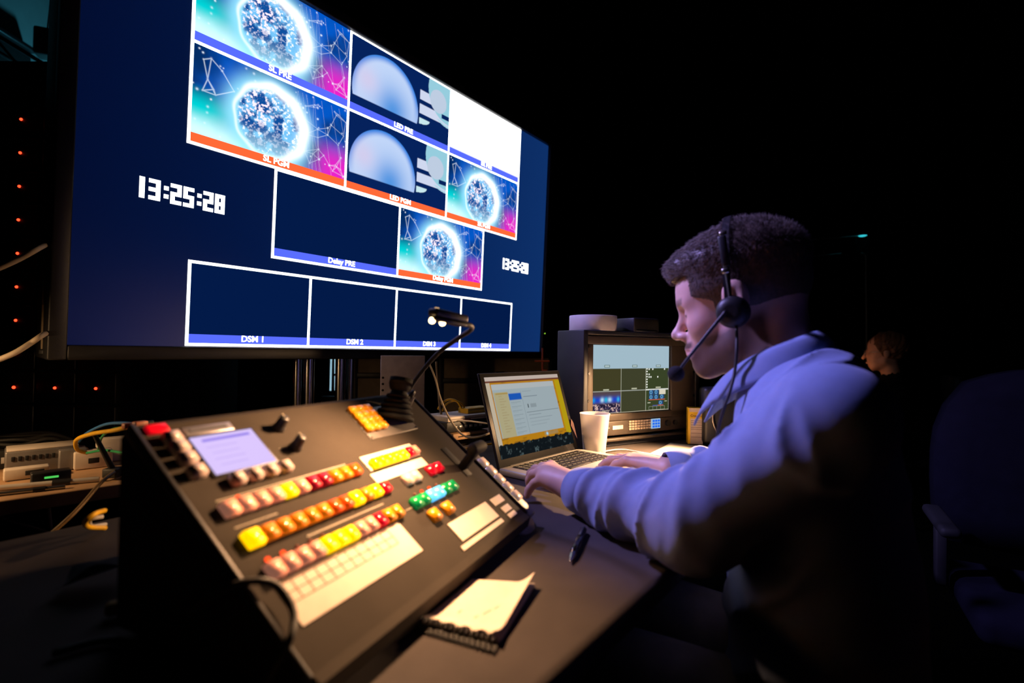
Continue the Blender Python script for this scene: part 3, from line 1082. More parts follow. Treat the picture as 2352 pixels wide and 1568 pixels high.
def laptop_picture(gx, gy):
    c = mix(np.zeros(gx.shape + (3,)), lin(178, 122, 20), np.ones_like(gx))
    n = fbm(gx * 9, gy * 30, 3, 4)
    c = mix(c, lin(60, 45, 30), sstep(0.55, 0.7, n) * 0.4)
    c = mix(c, lin(186, 172, 150), sstep(0.05, 0.045, gx))
    c = mix(c, lin(176, 150, 20), sstep(0.92, 0.93, gx) * sstep(0.93, 0.9, gy))
    c = mix(c, lin(186, 170, 160), sstep(0.945, 0.95, gy))
    c = mix(c, lin(104, 60, 46), sstep(0.925, 0.93, gy) * sstep(0.95, 0.945, gy))
    low = sstep(0.165, 0.155, gy + 0.02 * (vnoise(gx * 40, gy * 0, 2) - 0.5))
    c = mix(c, lin(16, 22, 26), low)
    c = mix(c, lin(70, 84, 86), low * sstep(0.62, 0.8, fbm(gx * 30, gy * 22, 4, 8)))
    def rect(x0, x1, y0, y1, col, a=1.0):
        nonlocal c
        e = 0.003
        msk = sstep(x0 - e, x0 + e, gx) * sstep(x1 + e, x1 - e, gx) * sstep(y0 - e, y0 + e, gy) * sstep(y1 + e, y1 - e, gy)
        c = mix(c, lin(*col), msk * a)
    rect(0.06, 0.90, 0.235, 0.905, (152, 166, 172))
    rect(0.06, 0.90, 0.835, 0.905, (170, 176, 178))
    rect(0.07, 0.24, 0.235, 0.80, (168, 160, 124))
    rect(0.09, 0.24, 0.775, 0.79, (160, 130, 60))
    for i in range(14):
        rect(0.12, 0.16 + 0.05 * ((i * 7) % 5) / 5, 0.745 - i * 0.034, 0.753 - i * 0.034, (150, 132, 96), 0.7)
    rect(0.245, 0.405, 0.690, 0.775, (28, 84, 176))
    for i in range(8):
        rect(0.255, 0.38, 0.655 - i * 0.054, 0.663 - i * 0.054, (128, 142, 148), 0.8)
        rect(0.255, 0.33, 0.637 - i * 0.054, 0.643 - i * 0.054, (134, 148, 154), 0.8)
    rect(0.41, 0.413, 0.235, 0.80, (120, 134, 142))
    rect(0.43, 0.62, 0.715, 0.722, (92, 104, 116))
    rect(0.43, 0.55, 0.79, 0.796, (130, 140, 146))
    rect(0.46, 0.475, 0.57, 0.62, (60, 70, 76), 0.8)
    rect(0.50, 0.58, 0.57, 0.62, (128, 140, 146), 0.8)
    rect(0.43, 0.89, 0.510, 0.516, (104, 116, 122))
    for i in range(4):
        rect(0.45, 0.62 + 0.05 * ((i * 3) % 4), 0.47 - i * 0.045, 0.476 - i * 0.045, (122, 134, 142), 0.9)
    rect(0.60, 0.80, 0.18, 0.225, (150, 132, 96), 0.6)
    c = mix(c, (0.3, 0.75, 1.1), np.exp(-(((gx - 0.64) / 0.012) ** 2 + ((gy - 0.20) / 0.018) ** 2)))
    return c


me_lp = picture_mesh('desktop_picture', LW - 0.030, 0.197, 200, 130, laptop_picture)
o = link_mesh('screen', me_lp, glow_attr('laptop_screen', 1.0), lid)
o.matrix_local = LIDM @ Matrix.Translation((LW / 2, -0.0006, 0.120))
# a folded pink note stuck to the lid's edge
o = MB(LIDM).add([(LW - 0.012, -0.002, 0.070), (LW + 0.004, -0.001, 0.030), (LW + 0.006, 0.0, 0.075), (LW - 0.004, -0.003, 0.088)], [(0, 1, 2, 3)]).build('sticky_note', mat('pink_note', (0.75, 0.45, 0.36), 0.8), LP)

# ------------------------------------------------------------------ small rack monitor
m_case = mat('monitor_case', (0.03, 0.028, 0.027), 0.5)
m_bezel = mat('monitor_face', (0.060, 0.046, 0.036), 0.5, var=0.06)
MOH = math.radians(31.1)
MO = empty('rack_monitor', (0.218, 1.50, DESK_Z), MOH, 'boxy black rack monitor with a six-way split picture', 'monitor')
mb = MB()
mb.box((-0.003, 0.064, 0.174), (0.018, 0.13, 0.348), 0.003)
mb.box((0.483, 0.064, 0.174), (0.018, 0.13, 0.348), 0.003)
mb.box((0.24, 0.064, 0.341), (0.486, 0.13, 0.014), 0.003)
mb.box((0.24, 0.064, 0.007), (0.486, 0.13, 0.014), 0.003)
mb.box((0.24, 0.122, 0.174), (0.486, 0.012, 0.334), 0.003)
mb.build('case', mat('flight_case', (0.02, 0.022, 0.03), 0.5), MO)
mb = MB()
mb.box((0.24, 0.012, 0.3195), (0.468, 0.016, 0.026), 0.003)
mb.box((0.0185, 0.012, 0.19), (0.023, 0.016, 0.235), 0.003)
mb.box((0.418, 0.012, 0.19), (0.112, 0.016, 0.235), 0.003)
mb.box((0.24, 0.012, 0.086), (0.468, 0.016, 0.022), 0.003)
fr = mb.build('front_frame', m_bezel, MO)
mb = MB().box((0.24, 0.010, 0.053), (0.468, 0.014, 0.044), 0.003)
strip = mb.build('control_strip', m_bezel, MO)
MB().box((0.24, -0.004, 0.021), (0.47, 0.018, 0.010), 0.003).build('ledge', m_bezel, MO)
for x in (0.012, 0.468):
    for z in (0.06, 0.14, 0.22, 0.30):
        MB().cyl((x, 0.0035, z), (x, 0.0015, z), 0.004, n=10).build('rack_screw', m_darkmetal, MO)
for r in range(4):
    for c in range(8):
        MB().box((0.176 + 0.0120 * c, 0.0015, 0.070 - 0.0078 * r), (0.0100, 0.004, 0.0060), 0.001).build('key', mat('cream_key', (0.62, 0.50, 0.40), 0.5), strip)
MB().box((0.126, 0.0022, 0.0555), (0.042, 0.002, 0.0115), 0.0).build('label_tag', mat('cream_label', (0.75, 0.62, 0.5), 0.6), strip)
MB().box((0.083, 0.0022, 0.0555), (0.022, 0.001, 0.003), 0.0).build('label_tag', m_line, strip)
sel = MB().box((0.287, 0.0015, 0.0575), (0.040, 0.004, 0.031), 0.001).build('selector_pad', glow('selector_pale', lin(170, 205, 235), 0.8), strip)
for r in range(3):
    for c in range(3):
        MB().box((0.2755 + 0.0115 * c, -0.001, 0.0665 - 0.009 * r), (0.0088, 0.002, 0.0066), 0.0006).build('selector_key', glow('selector_blue', lin(40, 110, 235), 1.0), sel)
MB().cyl((0.34, 0.004, 0.056), (0.34, -0.006, 0.056), 0.010, n=20).build('rotary_knob', m_blackpl, strip)
MB().cyl((0.375, 0.004, 0.056), (0.375, -0.005, 0.056), 0.008, n=20).build('rotary_knob', m_blackpl, strip)


def small_picture(gx, gy):
    c = mix(np.zeros(gx.shape + (3,)), lin(66, 64, 38), np.ones_like(gx))
    A = 1.58
    def rect(x0, x1, y0, y1, col, a=1.0, e=0.0025):
        nonlocal c
        msk = sstep(x0 - e, x0 + e, gx) * sstep(x1 + e, x1 - e, gx) * sstep(y0 - e, y0 + e, gy) * sstep(y1 + e, y1 - e, gy)
        c = mix(c, lin(*col) if max(col) > 1.5 else col, msk * a)
    rect(0.35, 0.68, 0.0, 0.67, (64, 66, 44))
    rect(0.68, 1.0, 0.0, 0.67, (58, 68, 40))
    rect(0, 1, 0.655, 1.01, (164, 190, 204))
    for x in (0.18, 0.53, 0.85):
        rect(x - 0.034, x + 0.034, 0.672, 0.708, (74, 96, 84))
        rect(x - 0.028, x + 0.028, 0.679, 0.701, (186, 206, 208))
    for x, y in ((0.17, 0.345), (0.525, 0.35), (0.85, 0.355)):
        rect(x - 0.035, x + 0.035, y - 0.010, y + 0.010, (196, 198, 172), 0.9)
    rect(0.352, 0.358, 0.0, 0.655, (176, 178, 158))
    rect(0.676, 0.682, 0.0, 0.655, (176, 178, 158))
    rect(0, 1, 0.318, 0.328, (182, 186, 178))
    rect(0.68, 1, 0.315, 0.335, (220, 222, 214))
    rect(0.993, 1.0, 0.0, 0.655, (150, 150, 140))
    for i in range(8):
        rect(0.685, 0.703, 0.635 - i * 0.040, 0.655 - i * 0.040, (236, 238, 228))
    for x, y in ((0.715, 0.64), (0.765, 0.64), (0.93, 0.64), (0.715, 0.56), (0.715, 0.52), (0.74, 0.52), (0.835, 0.52)):
        rect(x, x + 0.016, y - 0.012, y + 0.012, (236, 238, 228))
    # stage picture, lower left
    inside = sstep(0.35, 0.348, gx) * sstep(0.318, 0.314, gy)
    sky = mix(np.zeros_like(c), lin(84, 70, 76), np.ones_like(gx))
    n1 = fbm(gx * 60, gy * 40, 3, 31)
    sky = mix(sky, lin(28, 70, 200), np.exp(-((gy - 0.20) / 0.045) ** 2))
    for x, wdt, col in ((0.125, 0.022, (190, 225, 240)), (0.215, 0.025, (190, 225, 240)), (0.17, 0.018, (40, 190, 220)), (0.02, 0.02, (30, 150, 220)), (0.32, 0.016, (60, 180, 230))):
        sky = mix(sky, lin(*col), np.exp(-(((gx - x) / wdt) ** 2 + ((gy - 0.20) / 0.035) ** 2)))
    sky = mix(sky, lin(70, 60, 92), sstep(0.155, 0.14, gy))
    sky = mix(sky, lin(215, 180, 170), sstep(0.155, 0.12, gy) * sstep(0.52, 0.66, n1))
    sky = mix(sky, lin(30, 26, 44), sstep(0.15, 0.12, gy) * sstep(0.45, 0.34, n1))
    c = c * (1 - inside[..., None]) + sky * inside[..., None]
    rect(0.12, 0.215, 0.030, 0.052, (170, 160, 150), 0.7)
    # small copy of the wall display, lower right
    for x0, x1, y0, y1, k in ((0.725, 0.785, 0.245, 0.318, 1), (0.795, 0.855, 0.245, 0.318, 1), (0.865, 0.955, 0.245, 0.318, 2), (0.725, 0.785, 0.175, 0.24, 1), (0.795, 0.855, 0.175, 0.24, 1), (0.875, 0.935, 0.175, 0.24, 1), (0.855, 0.92, 0.085, 0.145, 1)):
        if k == 2:
            rect(x0, x1, y0, y1, (222, 214, 194))
        else:
            rect(x0, x1, y0, y1, (36, 70, 130))
            xc, yc = (x0 + x1) / 2 - 0.004, (y0 + y1) / 2
            c = mix(c, lin(120, 190, 220), np.exp(-((np.hypot((gx - xc) * A, gy - yc) - 0.022) / 0.008) ** 2) * 0.8)
    rect(0.72, 0.95, 0.160, 0.172, (214, 96, 70))
    rect(0.845, 0.925, 0.072, 0.082, (214, 96, 70))
    rect(0.775, 0.845, 0.072, 0.080, (90, 100, 190))
    rect(0.705, 0.745, 0.115, 0.128, (186, 188, 166))
    rect(0.940, 0.975, 0.130, 0.142, (186, 188, 166))
    for i in range(5):
        x = 0.725 + 0.054 * i
        rect(x - 0.0015, x + 0.0015, 0.010, 0.062, (170, 172, 160))
    rect(0.725, 0.942, 0.060, 0.064, (170, 172, 160))
    rect(0.725, 0.942, 0.008, 0.012, (170, 172, 160))
    rect(0, 1, 0.0, 0.008, (225, 215, 190), 0.8)
    return c


me_sm = picture_mesh('split_picture', 0.326, 0.207, 300, 190, small_picture)
MB().box((0.195, 0.017, 0.2015), (0.335, 0.006, 0.216)).build('panel', m_gloss, MO)
o = link_mesh('screen', me_sm, glow_attr('monitor_screen', 0.95), MO)
o.matrix_local = Matrix.Translation((0.195, 0.0128, 0.2015))

# on top of the monitor
rl = at(1362, 752, 1.60)
e = empty('tape_roll', (rl.x, rl.y, DESK_Z + 0.348), 0, 'fat white tape roll lying on top of the rack monitor', 'tape roll')
MB().lathe([(0.040, 0.0), (0.0725, 0.0), (0.0735, 0.002), (0.0735, 0.045), (0.0725, 0.047), (0.040, 0.047)], (0, 0, 0), (0, 0, 1), 56, cap=False).build('tape', mat('white_tape', (0.62, 0.58, 0.58), 0.7, var=0.04), e)
MB().lathe([(0.0385, 0.0005), (0.0402, 0.0005), (0.0402, 0.0465), (0.0385, 0.0465)], (0, 0, 0), (0, 0, 1), 40, cap=False).build('cardboard_core', mat('cardboard', (0.3, 0.2, 0.12), 0.85), e)
bx = at(1462, 756, 1.66)
e = empty('black_device', (bx.x, bx.y, DESK_Z + 0.348), MOH, 'small black box beside the white tape roll', 'box')
MB().box((0, 0, 0.022), (0.11, 0.09, 0.044), 0.004).build('shell', m_blackpl, e)
MB().box((0, -0.0455, 0.004), (0.09, 0.003, 0.004), 0.001).build('front_edge', m_steel, e)

# ------------------------------------------------------------------ small things on the desk
# plastic cup
c0 = on(1365, 1040, DESK_Z)
m_cup = mat('frosted_plastic', (0.88, 0.85, 0.82), 0.5, trans=0.55, var=0.03, spec=0.4)
e = empty('plastic_cup', c0, 0, 'frosted white plastic cup between laptop and rack monitor', 'cup')
MB().lathe([(0.001, 0.0015), (0.0295, 0.0015), (0.0305, 0.0), (0.0312, 0.002), (0.0322, 0.018), (0.0415, 0.1085), (0.0428, 0.110), (0.0424, 0.112), (0.0408, 0.1105), (0.0312, 0.019), (0.0300, 0.005), (0.001, 0.004)], (0, 0, 0), (0, 0, 1), 48, cap=False).build('cup_wall', m_cup, e)
MB().lathe([(0.001, 0.0045), (0.0298, 0.0055), (0.0338, 0.050), (0.001, 0.0501)], (0, 0, 0), (0, 0, 1), 40, cap=False).build('drink', mat('milky_water', (0.75, 0.70, 0.66), 0.2, trans=0.3), e)

# loose white paper
q = [on(1490, 1043, DESK_Z), on(1540, 1018, DESK_Z), on(1650, 1030, DESK_Z), on(1612, 1066, DESK_Z)]
mb = MB()
vs, fs = [], []
N = 10
for i in range(N + 1):
    for j in range(N + 1):
        a, b = i / N, j / N
        p = q[0] * (1 - a) * (1 - b) + q[3] * a * (1 - b) + q[2] * a * b + q[1] * (1 - a) * b
        vs.append((p.x, p.y, p.z + 0.0012 + 0.004 * max(0, a - 0.6) + 0.003 * max(0, b - 0.7)))
for i in range(N):
    for j in range(N):
        k = i * (N + 1) + j
        fs.append((k, k + 1, k + N + 2, k + N + 1))
mb.add(vs, fs, True)
o = mb.build('paper_sheet', mat('white_paper', (0.86, 0.82, 0.76), 0.8, var=0.02))
o.modifiers.new('paper_thickness', 'SOLIDIFY').thickness = 0.0008
tag(o, 'brightly lit loose white paper beside the man\'s right wrist', 'paper')

# yellow carton
p = on(1580, 1019, DESK_Z)
e = empty('yellow_carton', p, math.radians(-9), 'small yellow and white carton beside the black loudspeaker', 'carton')
m_yel = mat('carton_yellow', (0.78, 0.50, 0.01), 0.5)
MB().box((0.0225, 0.015, 0.0565), (0.045, 0.030, 0.113), 0.001).build('carton_body', m_yel, e)
MB().box((0.0255, -0.0004, 0.040), (0.037, 0.0008, 0.079)).build('label_panel', mat('carton_cream', (0.62, 0.50, 0.42), 0.6), e)
MB().box((0.0235, -0.0004, 0.106), (0.040, 0.0008, 0.012)).build('label_panel', mat('carton_cream', (0.62, 0.50, 0.42), 0.6), e)
tl = MB()
for z in (0.022, 0.073, 0.067, 0.060, 0.052, 0.046, 0.034):
    tl.box((0.0255, -0.0010, z), (0.034, 0.0004, 0.0010))
tl.build('printed_lines', m_ink, e)
t = link_mesh('brand_lettering', text_mesh('Crayons', 0.0105, 0.0001, 0.0002), mat('brown_print', (0.12, 0.06, 0.01), 0.7), e)
t.matrix_local = Matrix.Translation((0.0245, -0.0008, 0.088)) @ Matrix.Rotation(PI / 2, 4, 'X')

# loudspeaker
p = on(1616, 1024, DESK_Z)
e = empty('desk_loudspeaker', p, math.radians(-8), 'black desk loudspeaker with a round metal ring behind the man\'s collar', 'loudspeaker')
MB().box((0.10, 0.040, 0.0915), (0.20, 0.08, 0.175), 0.012, seg=3).build('cabinet', m_blackpl, e)
MB().lathe([(0.080, -0.001), (0.084, -0.004), (0.080, -0.007), (0.076, -0.004)], (0.105, 0.0, 0.090), (0, 1, 0), 56, cap=False).build('ring', mat('ring_metal', (0.30, 0.26, 0.22), 0.35, metal=0.8), e)
MB().lathe([(0.076, -0.002), (0.060, 0.006), (0.020, 0.022), (0.018, 0.014), (0.001, 0.010)], (0.105, 0.0, 0.090), (0, 1, 0), 48, cap=False).build('cone', m_black, e)
MB().cyl((0.018, -0.001, 0.155), (0.018, -0.003, 0.155), 0.004, n=12).build('screw', m_steel, e)
MB().add([(0.085, -0.0085, 0.052), (0.125, -0.0085, 0.052), (0.105, -0.0085, 0.085)], [(0, 1, 2)]).build('warning_sticker', m_yel, e)
for x in (0.03, 0.17):
    for y in (0.02, 0.06):
        MB().cyl((x, y, 0), (x, y, 0.005), 0.008, n=12).build('rubber_foot', m_rubber, e)

# notepad with spiral
nb = [on(970, 1437, DESK_Z), on(1145, 1482, DESK_Z), on(1228, 1348, DESK_Z), on(1085, 1340, DESK_Z)]
NP = empty('spiral_notepad', nb[0], 0, 'small spiral notepad with blank curled page at the front of the desk', 'notepad')
def bil(a, b, z=0.0):
    p = nb[0] * (1 - a) * (1 - b) + nb[1] * a * (1 - b) + nb[2] * a * b + nb[3] * (1 - a) * b
    return Vector((p.x, p.y, DESK_Z + z))
mb = MB()
mb.add([bil(0, 0, 0.0004), bil(1, 0, 0.0004), bil(1, 1, 0.0004), bil(0, 1, 0.0004), bil(0, 0, 0.0045), bil(1, 0, 0.0045), bil(1, 1, 0.0045), bil(0, 1, 0.0045)],
       [(3, 2, 1, 0), (4, 5, 6, 7), (0, 1, 5, 4), (1, 2, 6, 5), (2, 3, 7, 6), (3, 0, 4, 7)])
mb.build('page_block', mat('pad_pages', (0.62, 0.52, 0.45), 0.85), NP, local=False)
vs, fs = [], []
N = 24
for i in range(N + 1):
    for j in range(N + 1):
        a, b = i / N, j / N
        z = 0.0052 + 0.024 * max(0, a - 0.72) ** 1.6 * (0.4 + b) * 3 + 0.010 * max(0, 0.14 - b) * 3 * (1 - 0.3 * math.sin(a * 30))
        bb = b + (0.013 * math.sin(a * 34) + 0.008 * math.sin(a * 61 + 1) if j == 0 else 0)
        vs.append(bil(a, bb, z))
for i in range(N):
    for j in range(N):
        k = i * (N + 1) + j
        fs.append((k, k + 1, k + N + 2, k + N + 1))
o = MB().add(vs, fs, True).build('curled_page', mat('note_page', (0.80, 0.67, 0.58), 0.8, var=0.04, vscale=60), NP, local=False)
o.modifiers.new('page_thickness', 'SOLIDIFY').thickness = 0.0004
hw = MB()
for a, b, l in ((0.62, 0.30, 0.10), (0.70, 0.42, 0.06), (0.55, 0.22, 0.05), (0.8, 0.6, 0.05), (0.3, 0.25, 0.05)):
    hw.tube([bil(a, b, 0.0061), bil(a + l * 0.3, b + l * 0.5, 0.0061), bil(a + l * 0.5, b + l, 0.0061)], 0.0003, 5)
hw.build('pencil_marks', mat('faint_pencil', (0.5, 0.3, 0.26), 0.8), NP, local=False)
mb = MB()
for i in range(15):
    a = 0.03 + i * 0.067
    pts = []
    for k in range(13):
        t = 2 * PI * k / 12
        pts.append(bil(a + 0.006 * k / 12, -0.055 + 0.052 * math.cos(t), 0.0060 + 0.0052 * math.sin(t)))
    ring = MB().tube(pts, 0.0007, 6)
    ring.build('spiral_ring', m_darkmetal, NP, local=False)
mb = MB()
mb.add([bil(-0.01, -0.115, 0.0004), bil(1.01, -0.115, 0.0004), bil(1.01, 0.04, 0.0004), bil(-0.01, 0.04, 0.0004), bil(-0.01, -0.115, 0.0022), bil(1.01, -0.115, 0.0022), bil(1.01, 0.04, 0.0022), bil(-0.01, 0.04, 0.0022)],
       [(3, 2, 1, 0), (4, 5, 6, 7), (0, 1, 5, 4), (1, 2, 6, 5), (2, 3, 7, 6), (3, 0, 4, 7)])
mb.build('back_cover', m_black, NP, local=False)

# pen
a, b = on(1341, 1216, DESK_Z + 0.006), on(1309, 1288, DESK_Z + 0.006)
d = (b - a).normalized()
PN = empty('ballpoint_pen', Vector((a.x, a.y, DESK_Z)), 0, 'black ballpoint pen lying below the man\'s left sleeve', 'pen')
Lp = (b - a).length
MB().lathe([(0.003, 0), (0.0052, 0.002), (0.0056, Lp * 0.5), (0.0058, Lp * 0.62), (0.0050, Lp * 0.80)], a, d, 20).build('barrel', m_gloss, PN, local=False)
MB().lathe([(0.0050, Lp * 0.80), (0.0044, Lp * 0.86), (0.0014, Lp * 0.985), (0.0006, Lp)], a, d, 20).build('tip', m_chrome, PN, local=False)
MB().box(a + d * Lp * 0.18 + Vector((0, 0, 0.0065)), (0.003, Lp * 0.30, 0.0012), 0.0004, rot=Vector((0, 1, 0)).rotation_difference(d).to_matrix()).build('clip', m_steel, PN, local=False)
MB().cyl(a - d * 0.004, a, 0.0022, n=12).build('plunger', m_steel, PN, local=False)

# laptop charger lead
pts = [on(1352, 1047, DESK_Z + 0.012), on(1390, 1036, DESK_Z + 0.006), on(1430, 1032, DESK_Z + 0.004), on(1480, 1040, DESK_Z + 0.003), on(1540, 1050, DESK_Z + 0.003), on(1600, 1052, DESK_Z + 0.003)]
tag(MB().tube(spline(pts, 10), 0.0019, 8).build('charger_lead', mat('white_lead', (0.7, 0.66, 0.62), 0.5)), 'thin white charger lead curving past the cup', 'cable')

# second work lamp, standing behind the man
dl = on(1700, 1035, DESK_Z)
DLP = duw(1.62, 0.36, DESK_Z)
DL = empty('desk_lamp', DLP, 0, 'small black gooseneck desk lamp hidden behind the seated man', 'lamp')
MB().lathe([(0.05, 0.0), (0.052, 0.004), (0.048, 0.014), (0.012, 0.018)], (0, 0, 0), (0, 0, 1), 32).build('base', m_blackpl, DL)
tipw = Vector((-0.145, -0.10, 0.275))
MB().tube(spline([(0, 0, 0.015), (0.012, 0, 0.14), (-0.03, -0.02, 0.28), (-0.09, -0.06, 0.325), tipw], 10), 0.0045, 10).build('gooseneck', m_rubber, DL)
MB().lathe([(0.008, 0.0), (0.012, 0.004), (0.024, 0.03), (0.026, 0.045)], tipw + Vector((0.012, 0, 0.012)), (-0.55, -0.05, -0.85), 28, cap=False).build('shade', m_blackpl, DL)
bt = tipw + Vector((-0.008, 0, -0.018))
MB().ball(bt, 0.009, 14, 8).build('bulb', m_bulb, DL)
light('desk_lamp_light', 'SPOT', DLP + bt + Vector((-0.008, 0, -0.014)), LAMP_DESK, (1.0, 0.58, 0.28), 0.012, Vector((0.30, 1.24, DESK_Z - 0.04)), math.radians(140), 0.8)

# ------------------------------------------------------------------ sculpting by distance fields -> one continuous surface
def V3(p):
    return np.array([p[0], p[1], p[2]], np.float32)


def sd_cap(P, a, b, r1, r2=None):
    a, b = V3(a), V3(b)
    r2 = r1 if r2 is None else r2
    ab = b - a
    t = np.clip(((P - a) @ ab) / float(ab @ ab), 0, 1)
    d = P - a - t[:, None] * ab
    return np.sqrt((d * d).sum(1)) - (r1 + (r2 - r1) * t)


def sd_ell(P, c, r, R=None):
    q = P - V3(c)
    if R is not None:
        q = q @ R
    r = np.array(r, np.float32)
    k0 = np.sqrt(((q / r) ** 2).sum(1))
    k1 = np.sqrt(((q / (r * r)) ** 2).sum(1)) + 1e-9
    return k0 * (k0 - 1) / k1


def smin(a, b, k):
    h = np.maximum(k - np.abs(a - b), 0) / k
    return np.minimum(a, b) - h * h * k * 0.25


def smax(a, b, k):
    return -smin(-a, -b, k)


def surface_net(f, lo, hi, hstep):
    """sparse surface nets: returns verts, quads of f(P)=0"""
    lo = np.array(lo, np.float64)
    Bn = 8
    B = Bn * hstep
    nb = np.ceil((np.array(hi) - lo) / B).astype(int)
    gi = np.stack(np.meshgrid(*[np.arange(n) for n in nb], indexing='ij'), -1).reshape(-1, 3)
    cen = (lo + (gi + 0.5) * B).astype(np.float32)
    act = np.abs(f(cen)) < B * 1.15
    gi = gi[act]
    off = np.stack(np.meshgrid(*[np.arange(Bn + 1)] * 3, indexing='ij'), -1).reshape(-1, 3)
    pts = (gi[:, None, :] * Bn + off[None]).reshape(-1, 3)
    D = np.empty(len(pts), np.float32)
    for s in range(0, len(pts), 400000):
        D[s:s + 400000] = f((lo + pts[s:s + 400000] * hstep).astype(np.float32))
    D = D.reshape(-1, Bn + 1, Bn + 1, Bn + 1)
    D = np.where(np.abs(D) < 1e-9, 1e-9, D)
    S = D < 0
    corners = [(i, j, k) for i in (0, 1) for j in (0, 1) for k in (0, 1)]
    cnt = sum(S[:, i:i + Bn, j:j + Bn, k:k + Bn].astype(np.int8) for i, j, k in corners)
    cells = np.argwhere((cnt > 0) & (cnt < 8))
    dv = np.stack([D[cells[:, 0], cells[:, 1] + i, cells[:, 2] + j, cells[:, 3] + k] for i, j, k in corners], 1)
    acc = np.zeros((len(cells), 3))
    num = np.zeros(len(cells))
    ca = np.array(corners, float)
    for a in range(8):
        for b in range(a + 1, 8):
            if np.abs(ca[a] - ca[b]).sum() == 1:
                m = (dv[:, a] < 0) != (dv[:, b] < 0)
                t = dv[m, a] / (dv[m, a] - dv[m, b])
                acc[m] += ca[a] + t[:, None] * (ca[b] - ca[a])
                num[m] += 1
    gc = gi[cells[:, 0]] * Bn + cells[:, 1:]
    verts = lo + (gc + acc / num[:, None]) * hstep
    BIG = 1 << 20
    key = lambda c: (c[..., 0].astype(np.int64) * BIG + c[..., 1]) * BIG + c[..., 2]
    kk = key(gc)
    order = np.argsort(kk)
    ks = kk[order]
    quads = []
    for axn in range(3):
        o = [0, 0, 0]
        o[axn] = 1
        s0 = S[:, :Bn, :Bn, :Bn]
        s1 = S[:, o[0]:o[0] + Bn, o[1]:o[1] + Bn, o[2]:o[2] + Bn]
        e = np.argwhere(s0 != s1)
        flip = s0[e[:, 0], e[:, 1], e[:, 2], e[:, 3]]
        g = gi[e[:, 0]] * Bn + e[:, 1:]
        b1, b2 = [x for x in range(3) if x != axn]
        ids = []
        ok = np.ones(len(g), bool)
        for d1, d2 in ((0, 0), (-1, 0), (-1, -1), (0, -1)):
            c = g.copy()
            c[:, b1] += d1
            c[:, b2] += d2
            q = key(c)
            pos = np.clip(np.searchsorted(ks, q), 0, len(ks) - 1)
            ok &= ks[pos] == q
            ids.append(order[pos])
        q4 = np.stack(ids, 1)
        fl = flip if axn != 1 else ~flip
        q4 = np.where(fl[:, None], q4, q4[:, ::-1])
        quads.append(q4[ok])
    return verts, np.concatenate(quads)


def net_object(name, f, lo, hi, hstep, material, parent, relax=1, attrs=None):
    v, q = surface_net(f, lo, hi, hstep)
    if parent is not None:
        v = v - np.array(parent.location)
    me = bpy.data.meshes.new(name)
    me.from_pydata(v.tolist(), [], q.tolist())
    me.validate()
    bm = bmesh.new()
    bm.from_mesh(me)
    for _ in range(relax):
        bmesh.ops.smooth_vert(bm, verts=bm.verts, factor=0.5, use_axis_x=True, use_axis_y=True, use_axis_z=True)
    bmesh.ops.recalc_face_normals(bm, faces=bm.faces)
    bm.to_mesh(me)
    bm.free()
    me.polygons.foreach_set('use_smooth', [True] * len(me.polygons))
    if attrs:
        n = len(me.vertices)
        co = np.empty(n * 3, np.float32)
        me.vertices.foreach_get('co', co)
        co = co.reshape(-1, 3) + (np.array(parent.location, np.float32) if parent is not None else 0)
        for an, fn in attrs.items():
            a = me.attributes.new(an, 'FLOAT', 'POINT')
            a.data.foreach_set('value', fn(co).astype(np.float32))
    return link_mesh(name, me, material, parent)


def vec(p):
    return np.array(p, np.float32)


def frame_pts(P, o, X, Y, Z):
    q = P - V3(o)
    return np.stack([q @ V3(X), q @ V3(Y), q @ V3(Z)], 1)


# ------------------------------------------------------------------ the seated man
MAN = empty('person', duw(0.89, 0.06, 0.0), 0, 'man in a light blue shirt and headset typing at the laptop', 'person')
fw = Vector((DW[0], DW[1], 0))         # the way he faces
lf = Vector((-DU[0], -DU[1], 0))       # his left, towards the photographer
# head frame: pitched down a little towards the laptop
HP = math.radians(9)
HC = at(1702, 706, 0.868)
HY = math.radians(7)
hfw = fw * math.cos(HY) + lf * math.sin(HY)
HLft = lf * math.cos(HY) - fw * math.sin(HY)
HF = (hfw * math.cos(HP) - Vector((0, 0, 1)) * math.sin(HP)).normalized()
HU = HF.cross(HLft).normalized()
if HU.z < 0:
    HU = -HU
HS = 0.965


def HP_(f, l, u):
    """head point: metres forward, left, up of the head's centre between the ears"""
    return HC + (HF * f + HLft * l + HU * u) * HS


HROT = np.stack([V3(HF), V3(HLft), V3(HU)], 1)

# joints
SH_L, SH_R = duw(0.715, 0.068, 0.952), duw(1.055, 0.100, 0.945)
EL_L = at(1592, 1200, 0.690)
WR_L = at(1334, 1126, 0.918)
WR_R = at(1535, 1082, 1.07)
EL_R = duw(1.20, 0.20, 0.79)
NECK0 = duw(0.888, 0.125, 0.970)
NECK1 = HP_(-0.022, 0, -0.045)


